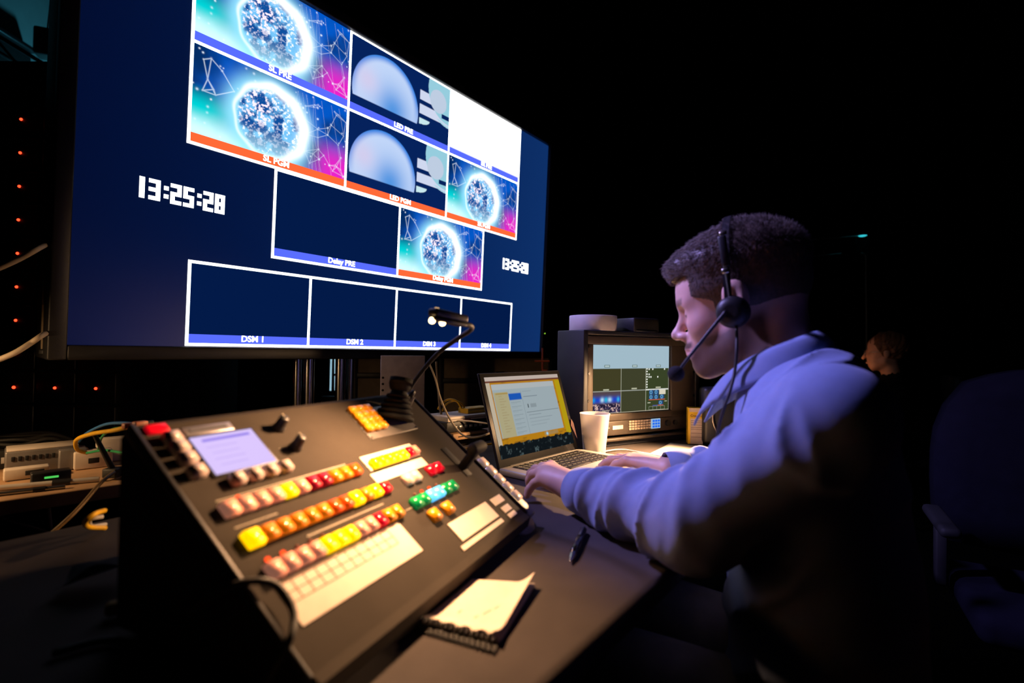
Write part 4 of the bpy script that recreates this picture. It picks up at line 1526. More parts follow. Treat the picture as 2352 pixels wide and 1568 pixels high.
def head_sdf(P):
    Q = frame_pts(P, HC, HF, HLft, HU) / HS
    A = np.stack([Q[:, 0], np.abs(Q[:, 1]), Q[:, 2]], 1)
    d = sd_ell(Q, (-0.012, 0, 0.045), (0.101, 0.077, 0.088))
    d = smin(d, sd_ell(Q, (0.036, 0, 0.036), (0.068, 0.064, 0.066)), 0.03)
    d = smin(d, sd_ell(Q, (0.040, 0, -0.040), (0.050, 0.052, 0.066)), 0.03)
    d = smin(d, sd_cap(A, (0.002, 0.052, -0.030), (0.012, 0.050, -0.066), 0.016), 0.03)
    d = smin(d, sd_cap(A, (0.010, 0.050, -0.064), (0.066, 0.016, -0.098), 0.016, 0.014), 0.03)
    d = smin(d, sd_ell(Q, (0.074, 0, -0.095), (0.017, 0.022, 0.018)), 0.02)
    d = smin(d, sd_cap(A, (0.090, 0.006, 0.019), (0.077, 0.040, 0.018), 0.011, 0.010), 0.018)
    d = smin(d, sd_ell(A, (0.058, 0.040, -0.022), (0.024, 0.020, 0.022)), 0.025)
    # eye sockets, lids
    d = smax(d, -sd_ell(A, (0.099, 0.030, 0.001), (0.017, 0.017, 0.012)), 0.014)
    d = smin(d, sd_ell(A, (0.0740, 0.031, 0.001), (0.0155, 0.0145, 0.0120)), 0.006)
    d = smin(d, sd_cap(A, (0.0880, 0.021, 0.0005), (0.082, 0.042, -0.0010), 0.0030), 0.004)
    # nose
    d = smin(d, sd_cap(Q, (0.090, 0, 0.012), (0.112, 0, -0.027), 0.0072, 0.0095), 0.012)
    d = smin(d, sd_ell(Q, (0.1145, 0, -0.031), (0.0105, 0.011, 0.0095)), 0.008)
    d = smin(d, sd_ell(A, (0.101, 0.0125, -0.036), (0.0105, 0.0075, 0.0075)), 0.008)
    d = smax(d, -sd_ell(A, (0.106, 0.0065, -0.043), (0.0055, 0.0035, 0.004)), 0.003)
    # mouth
    d = smin(d, sd_ell(Q, (0.082, 0, -0.064), (0.020, 0.028, 0.024)), 0.018)
    d = smin(d, sd_cap(A, (0.1005, 0.0, -0.0585), (0.088, 0.023, -0.0640), 0.0052, 0.003), 0.005)
    d = smin(d, sd_cap(A, (0.0985, 0.0, -0.0695), (0.087, 0.021, -0.0660), 0.0058, 0.003), 0.005)
    d = smax(d, -sd_cap(A, (0.108, 0.0, -0.0640), (0.090, 0.025, -0.0655), 0.0021), 0.003)
    d = smax(d, -sd_ell(Q, (0.102, 0, -0.0805), (0.010, 0.016, 0.005)), 0.010)
    # ears
    ear = sd_ell(A, (-0.002, 0.080, 0.008), (0.021, 0.0090, 0.031))
    ear = smax(ear, -sd_ell(A, (0.001, 0.089, 0.009), (0.011, 0.007, 0.018)), 0.005)
    d = smin(d, ear, 0.008)
    return d * HS


def finger(P, pts, r0, r1, acc, k=0.006):
    n = len(pts) - 1
    for i in range(n):
        ra = r0 + (r1 - r0) * i / n
        rb = r0 + (r1 - r0) * (i + 1) / n
        acc = smin(acc, sd_cap(P, pts[i], pts[i + 1], ra, rb), k)
    return acc


# left hand, resting on the laptop's near side; fingers from the little finger (nearest) to the index
LHW = WR_L
KN_L = [at(1246, 1101, 0.973), at(1243, 1084, 0.994), at(1251, 1075, 1.014), at(1266, 1070, 1.033)]
FG_L = [[KN_L[0], at(1227, 1110, 0.981), at(1215, 1124, 0.981), at(1210, 1138, 0.977)],
        [KN_L[1], at(1224, 1089, 1.017), at(1216, 1102, 1.024), at(1216, 1114, 1.024)],
        [KN_L[2], at(1230, 1078, 1.043), at(1219, 1088, 1.055), at(1217, 1099, 1.057)],
        [KN_L[3], at(1246, 1072, 1.063), at(1234, 1080, 1.076), at(1231, 1091, 1.078)]]
TH_L = [at(1305, 1108, 0.973), at(1288, 1100, 1.017), at(1268, 1100, 1.039), at(1250, 1104, 1.051)]
# right hand over the keyboard; thumb nearest
KN_R = [at(1440, 1058, 1.130), at(1446, 1052, 1.150), at(1456, 1050, 1.168), at(1468, 1051, 1.184)]
FG_R = [[KN_R[0], at(1415, 1066, 1.150), at(1402, 1080, 1.158), at(1396, 1091, 1.156)],
        [KN_R[1], at(1412, 1055, 1.182), at(1392, 1062, 1.196), at(1380, 1070, 1.198)],
        [KN_R[2], at(1424, 1050, 1.205), at(1402, 1054, 1.222), at(1390, 1061, 1.224)],
        [KN_R[3], at(1440, 1051, 1.218), at(1424, 1053, 1.232), at(1414, 1059, 1.234)]]
TH_R = [at(1510, 1098, 1.085), at(1486, 1106, 1.095), at(1462, 1106, 1.110), at(1442, 1100, 1.125)]


def hand_sdf(P, wr, el, KN, FG, TH_, sgn):
    fore = (Vector(wr) - Vector(el)).normalized()
    d = sd_cap(P, wr - fore * 0.06, wr, 0.030, 0.025)
    for i, k in enumerate(KN):
        root = wr + (k - wr) * 0.22
        d = smin(d, sd_cap(P, root, k, 0.0145, 0.0115), 0.016)
    mid = (KN[1] + KN[2]) / 2
    d = smin(d, sd_cap(P, wr + (mid - wr) * 0.25 - Vector((0, 0, 0.006)), wr + (mid - wr) * 0.75 - Vector((0, 0, 0.004)), 0.020, 0.016), 0.02)
    rad = (0.0078, 0.0086, 0.0092, 0.0090) if sgn < 0 else (0.0090, 0.0092, 0.0086, 0.0078)
    for i, f_ in enumerate(FG):
        d = finger(P, f_, rad[i] * 1.10, rad[i] * 0.84, d)
    th = finger(P, TH_[1:], 0.0112, 0.0085, np.full(len(P), 9.0, np.float32))
    d = smin(d, sd_cap(P, TH_[0], TH_[1], 0.0175, 0.0125), 0.016)
    d = smin(d, th, 0.006)
    return d


def boxed(P, f, lo, hi, pad=0.06):
    """evaluate f only near its own part of the body"""
    lo, hi = V3(lo) - pad, V3(hi) + pad
    m = ((P > lo) & (P < hi)).all(1)
    out = np.full(len(P), 0.25, np.float32)
    dd = np.sqrt((np.maximum(np.maximum(lo - P, P - hi), 0) ** 2).sum(1))
    out[~m] = 0.05 + dd[~m]
    if m.any():
        out[m] = f(P[m])
    return out


def bounds(pts, pad):
    a = np.array([tuple(p) for p in pts])
    return a.min(0) - pad, a.max(0) + pad


HL_LO, HL_HI = bounds([WR_L] + KN_L + [p for f_ in FG_L for p in f_] + TH_L, 0.03)
HR_LO, HR_HI = bounds([WR_R] + KN_R + [p for f_ in FG_R for p in f_] + TH_R, 0.03)
HD_LO, HD_HI = bounds([HC + Vector((x, y, z)) for x in (-0.13, 0.13) for y in (-0.13, 0.13) for z in (-0.14, 0.15)], 0.0)


def man_body(P):
    d = boxed(P, head_sdf, HD_LO, HD_HI, 0.03)
    d = smin(d, sd_cap(P, NECK0 + fw * 0.02 + Vector((0, 0, -0.05)), NECK1, 0.056, 0.054), 0.028)
    d = smin(d, sd_cap(P, HP_(-0.045, 0.0, -0.02), NECK0 + fw * 0.012 + Vector((0, 0, 0.0)), 0.048, 0.050), 0.03)
    d = smin(d, sd_cap(P, SH_L, SH_R, 0.040), 0.04)
    d = smin(d, sd_ell(P, duw(0.885, 0.105, 0.83), (0.085, 0.085, 0.15)), 0.04)
    d = smin(d, sd_ell(P, duw(0.885, 0.095, 0.62), (0.09, 0.09, 0.14)), 0.04)
    for s, e, w in ((SH_L, EL_L, WR_L), (SH_R, EL_R, WR_R)):
        d = smin(d, sd_cap(P, s, e, 0.040, 0.036), 0.03)
        d = smin(d, sd_cap(P, e, w, 0.036, 0.026), 0.02)
    d = smin(d, boxed(P, lambda p: hand_sdf(p, WR_L, EL_L, KN_L, FG_L, TH_L, -1), HL_LO, HL_HI), 0.008)
    d = smin(d, boxed(P, lambda p: hand_sdf(p, WR_R, EL_R, KN_R, FG_R, TH_R, 1), HR_LO, HR_HI), 0.008)
    return d


def head_q(P):
    return frame_pts(P, HC, HF, HLft, HU) / HS


def beard_mask(P):
    Q = head_q(P)
    f, l, u = Q[:, 0], np.abs(Q[:, 1]), Q[:, 2]
    n = np.array(fbm(f * 90 + 5, u * 90 + l * 60, 3, 5))
    jaw = sstep(-0.030, -0.055, u + 0.35 * np.maximum(0.03 - f, 0) * -1.0)
    cheek = sstep(0.072, 0.050, f - 0.25 * np.maximum(-0.045 - u, 0) * 4)
    front = sstep(-0.070, -0.085, u)
    must = sstep(-0.046, -0.052, u) * sstep(-0.062, -0.056, u) * sstep(0.034, 0.026, l) * (f > 0.07)
    side = sstep(0.022, 0.006, f) * sstep(-0.02, 0.0, f) * sstep(0.02, -0.01, u) * (l > 0.05)
    m = np.maximum(np.maximum(jaw * np.maximum(cheek, front), must), side * 0.8)
    m = m * sstep(-0.125, -0.105, u) * (l > -1) * sstep(-0.05, -0.03, f)
    return np.clip(m * (1.3 + 0.6 * (n - 0.5)), 0, 1) * ((P[:, 2] > HC.z - 0.15).astype(np.float32))


def lip_mask(P):
    Q = head_q(P)
    f, l, u = Q[:, 0], np.abs(Q[:, 1]), Q[:, 2]
    m = (f > 0.085) * sstep(-0.0765, -0.072, u) * sstep(-0.052, -0.0555, u) * sstep(0.027, 0.022, l)
    brow = sstep(0.016, 0.020, u) * sstep(0.032, 0.027, u) * sstep(0.006, 0.012, l) * sstep(0.052, 0.046, l) * (f > 0.06)
    lash = sstep(-0.0060, -0.0040, u) * sstep(0.0010, -0.0010, u) * sstep(0.016, 0.02, l) * sstep(0.047, 0.043, l) * (f > 0.078)
    return m.astype(np.float32) * 0.5 + 0.0 + brow * -0.6 + lash * -0.75


m_skin = bpy.data.materials.new('skin')
m_skin.use_nodes = True
nt = m_skin.node_tree
b = nt.nodes['Principled BSDF']
b.inputs['Roughness'].default_value = 0.48
b.inputs['Subsurface Weight'].default_value = 0.12
b.inputs['Subsurface Radius'].default_value = (0.010, 0.004, 0.002)
b.inputs['Subsurface Scale'].default_value = 0.4


def attr_mix(nt, base_col, attr, col, fac=1.0, neg=False):
    a = nt.nodes.new('ShaderNodeAttribute')
    a.attribute_name = attr
    mth = nt.nodes.new('ShaderNodeMath')
    mth.operation = 'MULTIPLY'
    mth.use_clamp = True
    mth.inputs[1].default_value = -fac if neg else fac
    nt.links.new(a.outputs['Fac'], mth.inputs[0])
    mx = nt.nodes.new('ShaderNodeMix')
    mx.data_type = 'RGBA'
    nt.links.new(mth.outputs[0], mx.inputs[0])
    nt.links.new(base_col, mx.inputs[6])
    mx.inputs[7].default_value = (*col, 1)
    return mx.outputs[2]


tcn = nt.nodes.new('ShaderNodeTexCoord')
nz = nt.nodes.new('ShaderNodeTexNoise')
nz.inputs['Scale'].default_value = 40
nt.links.new(tcn.outputs['Object'], nz.inputs['Vector'])
rp = nt.nodes.new('ShaderNodeValToRGB')
rp.color_ramp.elements[0].color = (0.62, 0.36, 0.27, 1)
rp.color_ramp.elements[1].color = (0.76, 0.48, 0.39, 1)
nt.links.new(nz.outputs['Fac'], rp.inputs[0])
colr = attr_mix(nt, rp.outputs[0], 'lip', (0.46, 0.16, 0.14))
colr = attr_mix(nt, colr, 'beard', (0.075, 0.040, 0.028), 0.92)
colr = attr_mix(nt, colr, 'lip', (0.06, 0.035, 0.025), 1.0, True)
nt.links.new(colr, b.inputs['Base Color'])
nz2 = nt.nodes.new('ShaderNodeTexNoise')
nz2.inputs['Scale'].default_value = 500
nt.links.new(tcn.outputs['Object'], nz2.inputs['Vector'])
bp = nt.nodes.new('ShaderNodeBump')
bp.inputs['Strength'].default_value = 0.15
bp.inputs['Distance'].default_value = 0.001
nt.links.new(nz2.outputs['Fac'], bp.inputs['Height'])
nt.links.new(bp.outputs[0], b.inputs['Normal'])

lo, hi = bounds([HC + Vector((0.13, 0.13, 0.15)), HC - Vector((0.13, 0.13, 0.15)), SH_L, SH_R, EL_R, EL_L, WR_L, *FG_L[0], *FG_R[2], duw(0.89, 0.075, 0.45)], 0.10)
net_object('body', man_body, lo, hi, 0.003, m_skin, MAN, 1, {'beard': beard_mask, 'lip': lip_mask})

# hair: a cropped shell with a longer brushed-up fringe, covered in short strands
m_hair = mat('brown_hair', (0.075, 0.045, 0.03), 0.5, var=0.35, vscale=220, sheen=0.1)


def hairline(Q):
    """positive inside the haired region"""
    f, l, u = Q[:, 0], np.abs(Q[:, 1]), Q[:, 2]
    front = u - (0.068 + 0.25 * np.maximum(f - 0.055, 0))          # forehead limit
    fb = 0.034 + 0.036 * sstep(0.010, 0.030, u)                    # temple, then sideburn in front of the ear
    temple = np.minimum(fb - f, u + 0.022 + 2.0 * np.maximum(-0.004 - f, 0))
    lim = np.maximum(front, temple)
    back = u + 0.055 + 0.4 * np.minimum(f, 0)
    return np.minimum(lim, back)


def hair_sdf(P):
    Q = head_q(P)
    f, l, u = Q[:, 0], np.abs(Q[:, 1]), Q[:, 2]
    d = sd_ell(Q, (-0.012, 0, 0.045), (0.101, 0.077, 0.088))
    d = smin(d, sd_ell(Q, (0.036, 0, 0.036), (0.068, 0.064, 0.066)), 0.03)
    topw = sstep(0.05, 0.10, u)
    thick = 0.0035 + 0.013 * topw
    nn = (np.array(fbm(f * 120 + 3, l * 160 + u * 90, 2, 3)) - 0.5) * 0.004 * (0.2 + topw)
    d = d - thick - nn
    # fringe swept forward and up
    q1 = sd_ell(np.stack([f, l, u], 1), (0.064, 0, 0.094), (0.042, 0.050, 0.020), None)
    q2 = sd_ell(np.stack([f, l, u], 1), (0.088, 0.006, 0.084), (0.026, 0.042, 0.014), None)
    d = smin(d, smin(q1, q2, 0.015) - nn * 0.8, 0.018)
    lim = hairline(Q)
    lim = np.where((f > 0.066) & (u > 0.066), 0.02, lim)
    return smax(d, -lim * 0.8, 0.006) * HS


lo, hi = HD_LO - 0.02, HD_HI + 0.02
hair = net_object('hair', hair_sdf, lo, hi, 0.003, m_hair, MAN, 0)
# strands
me = hair.data
hv = np.empty(len(me.vertices) * 3, np.float32)
me.vertices.foreach_get('co', hv)
hv = hv.reshape(-1, 3)
hn = np.array([v.normal[:] for v in me.vertices], np.float32)
Qh = head_q(hv + np.array(MAN.location, np.float32))
sel_i = [i for i in range(len(hv)) if hairline(Qh[i:i + 1])[0] > 0.001 or Qh[i, 0] > 0.06]
rr = random.Random(3)
mbs = MB()
svs, sfs = [], []
for _ in range(15000):
    i = rr.choice(sel_i)
    f_, l_, u_ = Qh[i]
    n_ = Vector(hn[i].tolist())
    topw = max(0.0, min(1.0, (u_ - 0.04) / 0.06))
    ln = 0.004 + 0.012 * topw * rr.uniform(0.5, 1.0)
    flow = (HF * (0.9 if f_ > 0.0 else 0.2) + HU * (0.3 if f_ > 0.05 else -0.1) - HU * (1 - topw) * 0.9)
    d_ = (n_ * (0.30 if topw > 0.3 else 0.10) + (flow - n_ * flow.dot(n_)) * 0.9 + Vector((rr.uniform(-.16, .16), rr.uniform(-.16, .16), rr.uniform(-.16, .16)))).normalized()
    p0 = Vector(hv[i].tolist()) - n_ * 0.001
    sd = d_.cross(n_)
    sd = (sd.normalized() if sd.length > 1e-4 else d_.orthogonal().normalized()) * 0.00042
    k = len(svs)
    p1 = p0 + d_ * ln * 0.55 + n_ * 0.001
    p2 = p0 + d_ * ln
    svs += [p0 - sd, p0 + sd, p0 + n_ * 0.0005, p1 - sd * 0.8, p1 + sd * 0.8, p1 + n_ * 0.0004, p2]
    sfs += [(k, k + 1, k + 4, k + 3), (k + 1, k + 2, k + 5, k + 4), (k + 2, k, k + 3, k + 5), (k + 3, k + 4, k + 6), (k + 4, k + 5, k + 6), (k + 5, k + 3, k + 6)]
o = MB().add(svs, sfs, True).build('hair_strands', m_hair, hair)
o['kind'] = 'stuff'
# eyes just showing under the lids
for s in (1, -1):
    o = MB().ball(HP_(0.0740, 0.031 * s, -0.0030), 0.0118, 16, 10).build('eye', mat('eye_white', (0.6, 0.55, 0.52), 0.2), MAN, local=False)

# shirt: torso, sleeves and cuffs with real folds
m_shirt = mat('light_blue_shirt', (0.20, 0.26, 0.45), 0.85, bump=0.08, bscale=1500, var=0.04, vscale=60, sheen=0.15, spec=0.2)


def along(P, a, b):
    a_, b_ = V3(a), V3(b)
    ab = b_ - a_
    return ((P - a_) @ ab) / float(ab @ ab)


def arm_frame(a, b):
    d = (b - a).normalized()
    x = d.cross(Vector((0, 0, 1))).normalized()
    y = x.cross(d)
    return d, x, y


def crease(a, b, seed, p=2.5):
    """irregular sharp creases: 1 on the crest of a fold, 0 away from it"""
    n = np.array(vnoise(a, b, seed)) * 0.7 + np.array(vnoise(a * 2.1 + 7, b * 1.7 + 3, seed + 5)) * 0.3
    return (1 - np.minimum(np.abs(n - 0.5) * 4.2, 1)) ** p


def sleeve(P, sh, el, wr, seed):
    d = sd_cap(P, sh, el, 0.066, 0.057)
    t2 = along(P, sh, el)
    d2, x2, y2 = arm_frame(sh, el)
    q2 = P - V3(sh)
    an2 = np.arctan2(q2 @ V3(y2), q2 @ V3(x2))
    c2 = crease(t2 * 3.2 + 0.5 * np.sin(an2), np.cos(an2) * 1.2 + t2 * 1.5 + 4, 3 + int(seed * 10))
    d = d - (0.011 * c2 - 0.003) * sstep(-0.15, 0.2, t2) * sstep(1.5, 1.05, t2)
    d1, x1, y1 = arm_frame(el, wr)
    t = along(P, el, wr)
    q = P - V3(el)
    ang = np.arctan2(q @ V3(y1), q @ V3(x1))
    wrend = el + (wr - el) * 0.985
    fa = sd_cap(P, el, wrend, 0.058, 0.040)
    # slanting folds gathered along the forearm
    ph = t * 4.6 + 0.55 * np.sin(ang + 0.9 + seed) + 0.25 * np.cos(2 * ang + seed)
    c1 = crease(ph, 0.45 * np.cos(ang + seed) + t * 0.8 + seed * 3, 11 + int(seed * 10), 1.7)
    c3 = crease(ph * 2.3 + 9, 1.3 * np.sin(ang) + t * 2.0, 17 + int(seed * 10), 2.0)
    env = sstep(-0.25, 0.05, t) * sstep(0.90, 0.70, t)
    fa = fa - env * (0.0150 * c1 + 0.0025 * c3 - 0.006)
    return smin(d, fa, 0.05)


def shirt_sdf(P):
    Q = frame_pts(P, (0, 0, 0), (DU[0], DU[1], 0), (DW[0], DW[1], 0), (0, 0, 1))
    z = Q[:, 2]
    wv = Q[:, 1]
    uu = Q[:, 0]
    d = sd_ell(Q, (0.885, 0.110, 0.835), (0.172, 0.112, 0.185))
    d = smin(d, sd_ell(Q, (0.885, 0.100, 0.66), (0.165, 0.125, 0.19)), 0.06)
    d = smin(d, sd_ell(Q, (0.885, 0.085, 0.52), (0.170, 0.130, 0.10)), 0.06)
    d = smin(d, sd_cap(Q, (0.745, 0.090, 0.942), (1.025, 0.095, 0.942), 0.056), 0.06)
    d = smin(d, sd_ell(Q, (0.888, 0.125, 0.965), (0.100, 0.082, 0.062)), 0.05)
    # slack cloth: creases running down and forward across side, belly and shoulders
    c1 = crease(z * 9 + wv * 8, wv * 6 - z * 3 + uu * 2, 41)
    c2 = crease(z * 16 - wv * 15 + 3, wv * 7 + uu * 5, 47)
    d = d - (0.012 * c1 + 0.006 * c2 - 0.004) * sstep(0.93, 0.80, z) * (0.45 + 0.55 * sstep(0.06, 0.17, wv))
    c4 = crease(wv * 17 + z * 5 + uu * 4, uu * 5 + z * 4, 53)
    d = d - (0.010 * c4 - 0.003) * sstep(0.84, 0.93, z)
    d = smin(d, sleeve(P, SH_L, EL_L, WR_L, 0.4), 0.04)
    d = smin(d, sleeve(P, SH_R, EL_R, WR_R, 2.1), 0.04)
    # opening for the neck and open ends at the wrists
    d = smax(d, -sd_cap(P, NECK0 - Vector((0, 0, 0.01)), NECK1, 0.060, 0.062), 0.01)
    for w, e in ((WR_L, EL_L), (WR_R, EL_R)):
        t = along(P, e, w)
        near = sd_cap(P, e, w, 0.12)
        Lw = (w - e).length
        cut = (t - 0.985) * Lw
        d = np.where(near < 0.0, smax(d, cut, 0.004), d)
        d = smax(d, -sd_cap(P, e + (w - e) * 0.95, e + (w - e) * 1.2, 0.031), 0.004)
    d = smax(d, 0.47 - P[:, 2], 0.01)
    return d


lo, hi = bounds([SH_L, SH_R, EL_L, EL_R, WR_L, WR_R, duw(0.70, -0.08, 0.47), duw(1.07, 0.25, 0.47), duw(0.89, 0.1, 1.06)], 0.10)
shirt = net_object('shirt', shirt_sdf, lo, hi, 0.004, m_shirt, MAN, 4)
# cuffs
for w, e in ((WR_L, EL_L), (WR_R, EL_R)):
    d_, x_, y_ = arm_frame(e, w)
    mb = MB()
    Lw = (w - e).length
    c_ = e + d_ * Lw * 0.83
    prof = [(0.0405, 0.0), (0.0440, 0.002), (0.0430, 0.020), (0.0395, Lw * 0.19), (0.0378, Lw * 0.192), (0.0375, Lw * 0.188), (0.0400, 0.02)]
    mb.lathe(prof, c_, d_, 48, cap=False)
    cf = mb.build('cuff', m_shirt, MAN, local=False)
# collar: stand and folded leaf around the neck
mb = MB()
vs, fs = [], []
NA, NR = 56, 9
for i in range(NA + 1):
    t = -0.90 * PI + 1.80 * PI * i / NA         # opens at the throat
    fr_ = math.cos(t)
    sdv = math.sin(t)
    # t = 0 at the nape
    dirv = (-fw * fr_ + lf * sdv)
    opening = abs(t) / (0.9 * PI)
    cz = 1.046 - 0.090 * opening ** 1.6
    cen = NECK0 + fw * (0.044 + 0.006 * opening) + Vector((0, 0, cz - NECK0.z))
    r_in = 0.062
    for j in range(NR):
        s = j / (NR - 1)
        if s < 0.25:
            k = s / 0.25
            p = cen + dirv * (r_in - 0.002 * k) + Vector((0, 0, -0.010 + 0.026 * k))
        else:
            k = (s - 0.25) / 0.75
            drop = 0.044 + 0.022 * opening ** 3
            p = cen + dirv * (r_in + 0.004 + 0.030 * k ** 0.8 - 0.006 * opening * k) + Vector((0, 0, 0.017 - drop * k - 0.002 * math.sin(k * PI) * -2))
            p += fw * (0.018 * k * opening ** 2)
        vs.append(p)
for i in range(NA):
    for j in range(NR - 1):
        k = i * NR + j
        fs.append((k, k + 1, k + NR + 1, k + NR))
o = mb.add(vs, fs, True).build('collar', m_shirt, MAN, local=False)
md = o.modifiers.new('cloth_thickness', 'SOLIDIFY')
md.thickness = 0.0035
md.offset = 0

# trousers and shoes
m_trs = mat('khaki_trousers', (0.22, 0.20, 0.16), 0.9, bump=0.2, bscale=900)


def trouser_sdf(P):
    Q = frame_pts(P, (0, 0, 0), (DU[0], DU[1], 0), (DW[0], DW[1], 0), (0, 0, 1))
    d = sd_ell(Q, (0.885, 0.055, 0.50), (0.178, 0.138, 0.088))
    for s, k in ((-1, 0.0), (1, 0.4)):
        kx = 0.885 + s * 0.125
        d = smin(d, sd_cap(Q, (0.885 + s * 0.085, 0.09, 0.505), (kx, 0.48, 0.515), 0.080, 0.066), 0.04)
        d = smin(d, sd_cap(Q, (kx, 0.48, 0.51), (kx, 0.44, 0.11), 0.066, 0.052), 0.03)
    w = Q[:, 1]
    d = d - 0.004 * np.sin(w * 40 + Q[:, 2] * 30 + 4 * Q[:, 0]) * sstep(0.3, 0.1, w)
    d = smax(d, 0.075 - P[:, 2], 0.01)
    return d


lo, hi = bounds([duw(0.66, -0.10, 0.06), duw(1.12, 0.58, 0.64), duw(0.66, 0.58, 0.06), duw(1.12, -0.1, 0.64)], 0.02)
net_object('trousers', trouser_sdf, lo, hi, 0.008, m_trs, MAN, 1)
for s in (-1, 1):
    kx = 0.885 + s * 0.125
    mb = MB()
    sc = [(0.035, -0.07, 0.05), (0.044, -0.03, 0.055), (0.046, 0.05, 0.05), (0.044, 0.11, 0.035), (0.03, 0.16, 0.024)]
    vs, fs = [], []
    for (r, w, hgt) in sc:
        for k in range(12):
            t = 2 * PI * k / 12
            vs.append(duw(kx + math.cos(t) * r, 0.43 + w, hgt * 0.95 + math.sin(t) * hgt * 0.9 + 0.003))
    for i in range(len(sc) - 1):
        for k in range(12):
            fs.append((i * 12 + k, i * 12 + (k + 1) % 12, (i + 1) * 12 + (k + 1) % 12, (i + 1) * 12 + k))
    fs += [tuple(range(12)), tuple(48 + k for k in range(12))]
    mb.add(vs, fs, True).build('shoe', mat('shoe_leather', (0.03, 0.02, 0.015), 0.4), MAN, local=False)

# headset
HSET = empty('headset', HP_(0, 0, 0.13), 0, 'black single-band headset with boom microphone on the man\'s head', 'headset')
band = []
for i in range(33):
    t = PI * i / 32
    band.append(HP_(0.006 - 0.012 * math.sin(t), 0.098 * math.cos(t), 0.010 + 0.150 * math.sin(t) ** 0.85))
mb = MB()
vs, fs = [], []
for p in band:
    pass
for i, p in enumerate(band):
    a = band[max(i - 1, 0)]
    c = band[min(i + 1, 32)]
    tg = (c - a).normalized()
    nr = tg.cross(HF).normalized()
    for sx, sy in ((-0.0055, -0.0016), (0.0055, -0.0016), (0.0055, 0.0016), (-0.0055, 0.0016)):
        vs.append(p + HF * sx + nr * sy)
for i in range(32):
    for k in range(4):
        fs.append((i * 4 + k, i * 4 + (k + 1) % 4, i * 4 + 4 + (k + 1) % 4, i * 4 + 4 + k))
mb.add(vs, fs, False).build('headband', m_blackpl, HSET, local=False)
m_clasp = mat('clasp_metal', (0.80, 0.72, 0.55), 0.25, metal=1.0)
for s in (1, -1):
    up_ = HU
    a0 = HP_(0.003, 0.0962 * s, 0.055)
    sld = MB().box(HP_(0.001, 0.1000 * s, 0.084), (0.0125, 0.007, 0.050), 0.003, rot=Matrix((HF, HLft, HU)).transposed()).build('slider', m_blackpl, HSET, local=False)
    for uu in (0.052, 0.113):
        lft = 0.1030 if uu < 0.1 else 0.0965
        MB().box(HP_(0.007 - 0.075 * uu, lft * s, uu), (0.0115, 0.006, 0.0085), 0.0022, rot=Matrix((HF, HLft, HU)).transposed()).build('clasp', m_clasp, HSET, local=False)
    MB().cyl(HP_(0.003, 0.0990 * s, 0.06), HP_(0.004, 0.099 * s, 0.0), 0.0022, n=10).build('yoke', m_steel, HSET, local=False)
    cushion = MB().lathe([(0.010, 0.0), (0.021, 0.001), (0.0250, 0.006), (0.0248, 0.012), (0.018, 0.014)], HP_(0.003, 0.086 * s, -0.014), HLft * s, 40).build('ear_cushion', m_rubber, HSET, local=False)
    MB().lathe([(0.0238, 0.012), (0.0234, 0.019), (0.0190, 0.024), (0.012, 0.0262), (0.003, 0.0267)], HP_(0.003, 0.086 * s, -0.014), HLft * s, 40).build('ear_cup', m_blackpl, HSET, local=False)
bp0 = HP_(0.010, 0.113, -0.012)
mic = at(1553, 858, 0.800)
bpts = spline([bp0, bp0 + (mic - bp0) * 0.30 + HLft * 0.004, bp0 + (mic - bp0) * 0.65 + HLft * 0.004, mic + (bp0 - mic) * 0.05], 8)
MB().tube(bpts, 0.0030, 10, r2=0.0022).build('boom', m_blackpl, HSET, local=False)
MB().ball(mic, 0.0125, 20, 14, (1.05, 1.0, 0.98)).build('microphone_foam', mat('foam', (0.012, 0.012, 0.014), 0.95, bump=0.8, bscale=600), HSET, local=False)
MB().cyl(HP_(0.004, 0.108, -0.014), HP_(0.004, 0.1150, -0.014), 0.010, n=24).build('boom_pivot', m_blackpl, HSET, local=False)
hcab = [HP_(0.0, 0.104, -0.036), at(1692, 800, 0.76), at(1688, 850, 0.755), at(1676, 900, 0.745), at(1660, 945, 0.745), at(1649, 990, 0.75), at(1645, 1030, 0.77)]
MB().tube(spline(hcab, 10), 0.0024, 8).build('headset_lead', m_rubber, HSET, local=False)

# ------------------------------------------------------------------ blue spotlight added above the display, unseen, to light the man
SPW = duw(0.45, 1.78, 2.50)
SPT = Vector((0.50, 1.15, 1.00))
SP = empty('added_spotlight', (SPW.x, SPW.y, 2.4), 0, 'added unseen spotlight above the giant display', 'spotlight')
dS = (SPT - SPW).normalized()
bk = SPW - Vector(SP.location)
MB().lathe([(0.05, -0.22), (0.075, -0.20), (0.08, -0.04), (0.085, -0.03), (0.085, 0.0), (0.078, 0.0), (0.074, -0.03)], bk, dS, 32, cap=False).build('barrel', m_black, SP)
MB().cyl(bk - dS * 0.12 + Vector((0, 0, 0.11)), Vector((bk.x - dS.x * 0.12, bk.y - dS.y * 0.12, 2.79)), 0.017, n=14).build('drop_pole', m_black, SP)
MB().box(bk - dS * 0.12 + Vector((0, 0, 0.10)), (0.20, 0.03, 0.02), 0.004).build('yoke', m_black, SP)
light('added_spotlight_light', 'SPOT', SPW + dS * 0.02, FILL_BLUE, (0.41, 0.34, 1.0), 0.07, SPT, math.radians(38), 0.45)

